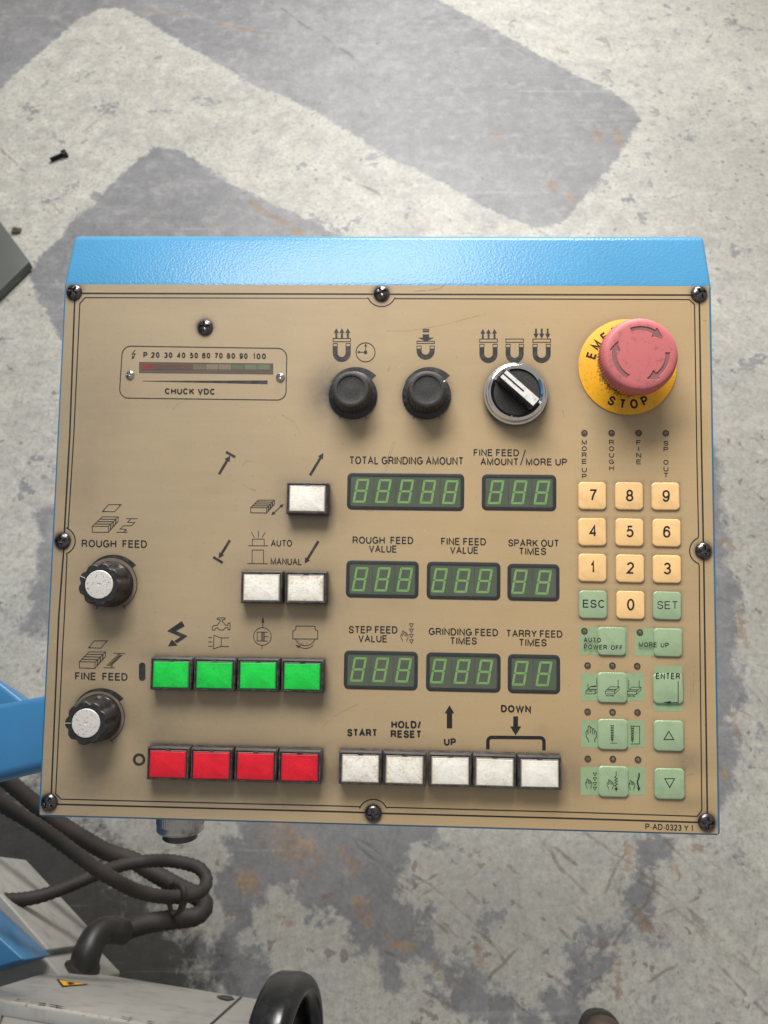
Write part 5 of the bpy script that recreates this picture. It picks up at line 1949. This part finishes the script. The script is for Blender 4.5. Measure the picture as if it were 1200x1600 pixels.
# project the left corner on the same sheet
oo, dd = world_ray(-40, 1553)
E_ = oo + dd * ((A_ - oo).dot(nrm) / dd.dot(nrm))
oo, dd = world_ray(440, 1567)
B2 = oo + dd * ((A_ - oo).dot(nrm) / dd.dot(nrm))
oo, dd = world_ray(400, 1631)
C2 = oo + dd * ((A_ - oo).dot(nrm) / dd.dot(nrm))
oo, dd = world_ray(12, 1565)
D2 = oo + dd * ((A_ - oo).dot(nrm) / dd.dot(nrm))
oo, dd = world_ray(-40, 1532)
E3 = oo + dd * ((A_ - oo).dot(nrm) / dd.dot(nrm))
solid('side_panel', WHITE_PAINT, [A_, B2, C2, D2, E_], -nrm * 0.012, cv, 0.002)
edge = (C2 - D2).normalized()
back = Vector((0, -1, -0.05))
top = [D2 + nrm * 0.001, C2 + nrm * 0.001, C2 + back * 0.35, D2 + back * 0.35 - edge * 0.08]
solid('top_panel', CHIPPED, top, (0, 0, -0.012), cv, 0.0025)
solid('end_panel', WHITE_PAINT, [D2 - edge * 0.002, E_ - edge * 0.002 + Vector((0, 0, 0)), E_ + back * 0.32 - edge * 0.10, D2 + back * 0.35 - edge * 0.085], (0.004, 0, -0.012), cv, 0.0015)


def on_sheet(px, py, lift=0.001):
    oo, dd = world_ray(px, py)
    return oo + dd * (((A_ + nrm * lift) - oo).dot(nrm) / dd.dot(nrm))


def sheet_poly(name, pts, m, lift=0.0008):
    q = [on_sheet(x, y, lift) for x, y in pts]
    c = sum(q, Vector()) / len(q)
    mb = MB()
    mb.add([tuple(p - c) for p in q], [tuple(range(len(q)))])
    o = mb.build(name, m, None, None, (0, 0, 0), 1.0)
    o.parent = cv
    o.location = c - cv.location
    return o


YEL = simple('warning_yellow', (0.80, 0.42, 0.01), 0.45)
BLK = simple('warning_black', (0.02, 0.018, 0.016), 0.5)
wl = sheet_poly('warning_label', [(88.5, 1529.5), (139.5, 1537.6), (97.5, 1541.3)], BLK, 0.0008)
wl['label'] = 'yellow warning triangle with a black border'
sheet_poly('warning_triangle', [(92.5, 1531.2), (134.5, 1537.4), (99.5, 1539.9)], YEL, 0.0014)
sheet_poly('warning_mark', [(103, 1534.5), (110, 1534.2), (118, 1536.3), (110, 1537.8), (105, 1536.8), (109, 1535.8)], BLK, 0.0020)
sheet_poly('oil_stain', [(338, 1556), (350, 1554.5), (362, 1556), (367, 1560.5), (356, 1562.5), (346, 1560.5)], simple('oil_stain', (0.035, 0.03, 0.026), 0.5), 0.0012)
sm = simple('panel_seam', (0.045, 0.035, 0.03), 0.6)
sheet_poly('panel_seam', [(375, 1557), (379.5, 1556.5), (331, 1600), (312, 1619), (309, 1618), (327, 1600)], sm, 0.0012)
for k in range(9):
    t = random.uniform(0.02, 0.6)
    p = D2.lerp(C2, t)
    # paint knocked off along the fold
    q = [p + edge * random.uniform(-0.006, 0.006) + nrm * 0.0024 + (A_ - D2).normalized() * random.uniform(0.0005, 0.009) for _ in range(5)]
    c = sum(q, Vector()) / 5
    q.sort(key=lambda w: math.atan2((w - c).dot((A_ - D2).normalized()), (w - c).dot(edge)))
    mb = MB()
    mb.add([tuple(w - c) for w in q], [tuple(range(5))])
    o = mb.build('paint_chip', sm, None, None, (0, 0, 0), 1.0)
    o.parent = cv
    o.location = c - cv.location
# elbow
fl = on_sheet(126, 1519, 0.0)
el = [fl, Wd(131, 1508, .925), Wd(136, 1490, .93), Wd(146, 1468, .945), Wd(160, 1455, .96), Wd(178, 1453, .972), Wd(194, 1456, .985)]
elb = tube_obj('hose_elbow', el, lambda t: 0.0175 - 0.002 * t, simple('elbow_rubber', (0.018, 0.015, 0.012), 0.45, dirt=(0.055, 0.047, 0.04), dscale=40, damt=0.5), seg=24, step=0.004)
tag(elb, 'smooth dark elbow joining the hose to the white cover', 'hose elbow')
mb = MB()
v, f = lathe([(0.0215, -0.004), (0.0215, 0.006), (0.0195, 0.010), (0.0170, 0.011)], 40)
q = nrm.to_track_quat('Z', 'Y')
mb.add([tuple(q @ Vector(p)) for p in v], f)
o = mb.build('flange', HOSE, None, 40, (0, 0, 0), 1.0)
o.parent = elb
o.location = fl - elb.location

# machine bed at the lower left
bed = bpy.data.objects.new('machine_bed', None)
COL.objects.link(bed)
bed.location = Wz(-60, 1480, 0.35)
tag(bed, 'lower machine bed with a white ledge and a blue block at bottom left', 'machine bed')
solid('ledge', WHITE_PAINT, [Wz(-60, 1330, .42), Wz(18, 1416, .42), Wz(78, 1484, .42), Wz(66, 1491, .42), Wz(110, 1540, .42), Wz(60, 1640, .42), Wz(-200, 1640, .42), Wz(-200, 1400, .42)], (0, 0, -0.19), bed, 0.003)
solid('block', BLUE_ARM, [Wz(-120, 1350, .50), Wz(-2, 1462, .50), Wz(40, 1500, .50), Wz(-6, 1514, .50), Wz(-160, 1560, .50)], (0, 0, -0.075), bed, 0.003)

solid('blocker_column', BLUE_ARM, [(-0.82, -0.35, 1.9), (-0.82, 0.42, 1.9), (-1.45, 0.42, 1.9), (-1.45, -0.35, 1.9)], (0, 0, -1.88), bed, 0.02)  # unseen column added to keep light off the lower left
solid('blocker_head', BLUE_ARM, [(-0.33, 0.30, 1.68), (-0.33, 0.74, 1.68), (-0.90, 0.74, 1.68), (-0.90, 0.30, 1.68)], (0, 0, -0.30), bed, 0.02)  # unseen head added to block the main lamp from the hoses

# black handwheel, seen nearly edge on
hw = bpy.data.objects.new('handwheel', None)
COL.objects.link(hw)
hc = Wd(470, 1672, 0.78)
hw.location = hc
ax = MCAM.to_3x3() @ Vector((0.975, 0.03, 0.20))
hw.rotation_euler = ax.to_track_quat('Z', 'Y').to_euler()
tag(hw, 'glossy black handwheel standing at the bottom edge', 'handwheel')
GLOSS = simple('gloss_black_wheel', (0.010, 0.010, 0.011), 0.22, dirt=(0.04, 0.036, 0.032), dscale=60, damt=0.5, rvar=0.25)
mb = MB()
prof = [(r_ * 0.90, z_ * (0.9 if z_ > -0.02 else 1.3)) for r_, z_ in [(0.066, -0.030), (0.086, -0.0305), (0.0915, -0.0285), (0.0945, -0.024), (0.0952, -0.016), (0.0945, -0.009), (0.0920, -0.003), (0.088, 0.0010), (0.082, 0.0028),
        (0.076, 0.0022), (0.071, -0.001), (0.0675, -0.006), (0.066, -0.013), (0.066, -0.030)]]
mb.add(*lathe(prof, 128))
mb.f = [q for q in mb.f if len(q) == 4]
mb.build('rim', GLOSS, hw, 60, (0, 0, 0), 1.0)
mb = MB()
mb.add(*lathe([(0.020, -0.05), (0.020, 0.008), (0.017, 0.012), (0, 0.012)], 40))
mb.build('hub', DARK_METAL, hw, 40, (0, 0, 0), 1.0)
for k in range(3):
    a = 2 * math.pi * k / 3 + 0.9
    v, f = tube([Vector((0.016 * math.cos(a), 0.016 * math.sin(a), -0.012)), Vector((0.045 * math.cos(a), 0.045 * math.sin(a), -0.012)), Vector((0.062 * math.cos(a), 0.062 * math.sin(a), -0.012))], 0.009, seg=14, step=0.004)
    mb = MB()
    mb.add([tuple(p) for p in v], f)
    mb.build('spoke', GLOSS, hw, 50, (0, 0, 0), 1.0)

# grey box at the left edge
zb_ = 0.03
cab = solid('equipment_box', GREY_BOX, [Wz(46, 408, zb_), Wz(-10, 332, zb_), Wz(-160, 130, zb_), Wz(-420, 260, zb_), Wz(-280, 640, zb_), Wz(-4, 457, zb_)], (0, 0, -zb_ + 0.006), None, 0.003)
tag(cab, 'dark grey metal box whose corner shows at the left edge', 'box')

# bolt on the floor
bt = bpy.data.objects.new('bolt', None)
COL.objects.link(bt)
p0, p1 = Wz(79, 250, 0.006), Wz(104, 239, 0.006)
bt.location = p0
d = (p1 - p0)
ln = d.length
bt.rotation_euler = (0, R(90), math.atan2(d.y, d.x))
tag(bt, 'small black bolt lying on the pale floor at upper left', 'bolt')
BOLT = simple('black_bolt', (0.02, 0.019, 0.018), 0.4, 0.6)
mb = MB()
prof = []
k = 0
z = 0.0
while z < ln * 0.72:
    prof.append((0.0062 if k % 2 else 0.0054, z))
    z += 0.0009
    k += 1
prof.append((0.0062, ln * 0.74))
mb.add(*lathe(prof, 20))
mb.f.append(tuple(reversed(range(20))))
mb.build('shank', BOLT, bt, 50, (0, 0, 0), 1.0)
mb = MB()
mb.add(*lathe([(0.0062, ln * .72), (0.0108, ln * .74), (0.0112, ln * .78), (0.0112, ln * .98), (0.0102, ln), (0.006, ln), (0.0058, ln - .005), (0, ln - .005)], 28))
mb.build('head', BOLT, bt, 35, (0, 0, 0), 1.0)


def lump(name, loc, r, m, label, cat, sz=0.6, seed=1):
    rr = random.Random(seed)
    bm = bmesh.new()
    bmesh.ops.create_icosphere(bm, subdivisions=3, radius=1)
    for vt in bm.verts:
        k = 1 + 0.22 * math.sin(3.1 * vt.co.x + seed) * math.cos(4.3 * vt.co.y) + rr.uniform(-0.07, 0.07)
        vt.co = Vector((vt.co.x * r * k * 1.2, vt.co.y * r * k, max(vt.co.z * r * k * sz, -r * sz * 0.75)))
    me = bpy.data.meshes.new(name)
    bm.to_mesh(me)
    me.materials.append(m)
    o = bpy.data.objects.new(name, me)
    COL.objects.link(o)
    o.location = (loc[0], loc[1], loc[2] + r * sz * 0.74)
    tag(o, label, cat)
    return o


lump('rust_crumb', Wz(27, 362), 0.011, simple('rusty_crumb', (0.085, 0.06, 0.042), 0.8, dirt=(0.22, 0.15, 0.09), dscale=60, damt=0.8), 'small rusty crumb on the floor beside the grey box', 'debris')

# toe of the photographer's shoe
sh = bpy.data.objects.new('shoe', None)
COL.objects.link(sh)
toe = Wz(937, 1577, 0.03)
sh.location = (toe.x, toe.y, 0)
tag(sh, 'dark brown leather shoe with only its rounded toe showing at the bottom edge', 'shoe')
LEATHER = simple('brown_leather', (0.055, 0.038, 0.028), 0.45, dirt=(0.11, 0.08, 0.06), dscale=60, damt=0.6, bscale=500, bstr=0.2)


def shoe_outline(s):
    pts = []
    for k in range(48):
        a = 2 * math.pi * k / 48
        y = -0.14 + 0.14 * math.sin(a)
        w = 0.047 * (1 - 0.18 * max(0, -math.sin(a))) * (1 + 0.06 * math.sin(a))
        c = math.cos(a)
        x = w * (abs(c) ** 0.75) * (1 if c >= 0 else -1)
        pts.append((x * s, (y + 0.14) * (0.96 + 0.04 * s) * s - 0.14))
    return pts


mb = MB()
mb.add(*loops([[(x, y, z) for x, y in shoe_outline(s)] for s, z in ((0.98, 0.002), (1.0, 0.006), (1.0, 0.024), (0.98, 0.028))], True, True))
mb.build('sole', simple('shoe_sole', (0.03, 0.024, 0.02), 0.7), sh, 40, (0, 0, 0), 1.0)
mb = MB()


def upper_ring(s, z, lift):
    return [(x, y, z + lift * max(0, min(1, (-y - 0.05) / 0.15))) for x, y in shoe_outline(s)]


mb.add(*loops([upper_ring(0.95, 0.028, 0), upper_ring(0.955, 0.038, 0.01), upper_ring(0.92, 0.052, 0.03), upper_ring(0.80, 0.064, 0.05), upper_ring(0.58, 0.070, 0.055), upper_ring(0.3, 0.072, 0.055), upper_ring(0.05, 0.073, 0.055)], True))
mb.build('upper', LEATHER, sh, 50, (0, 0, 0), 1.0)
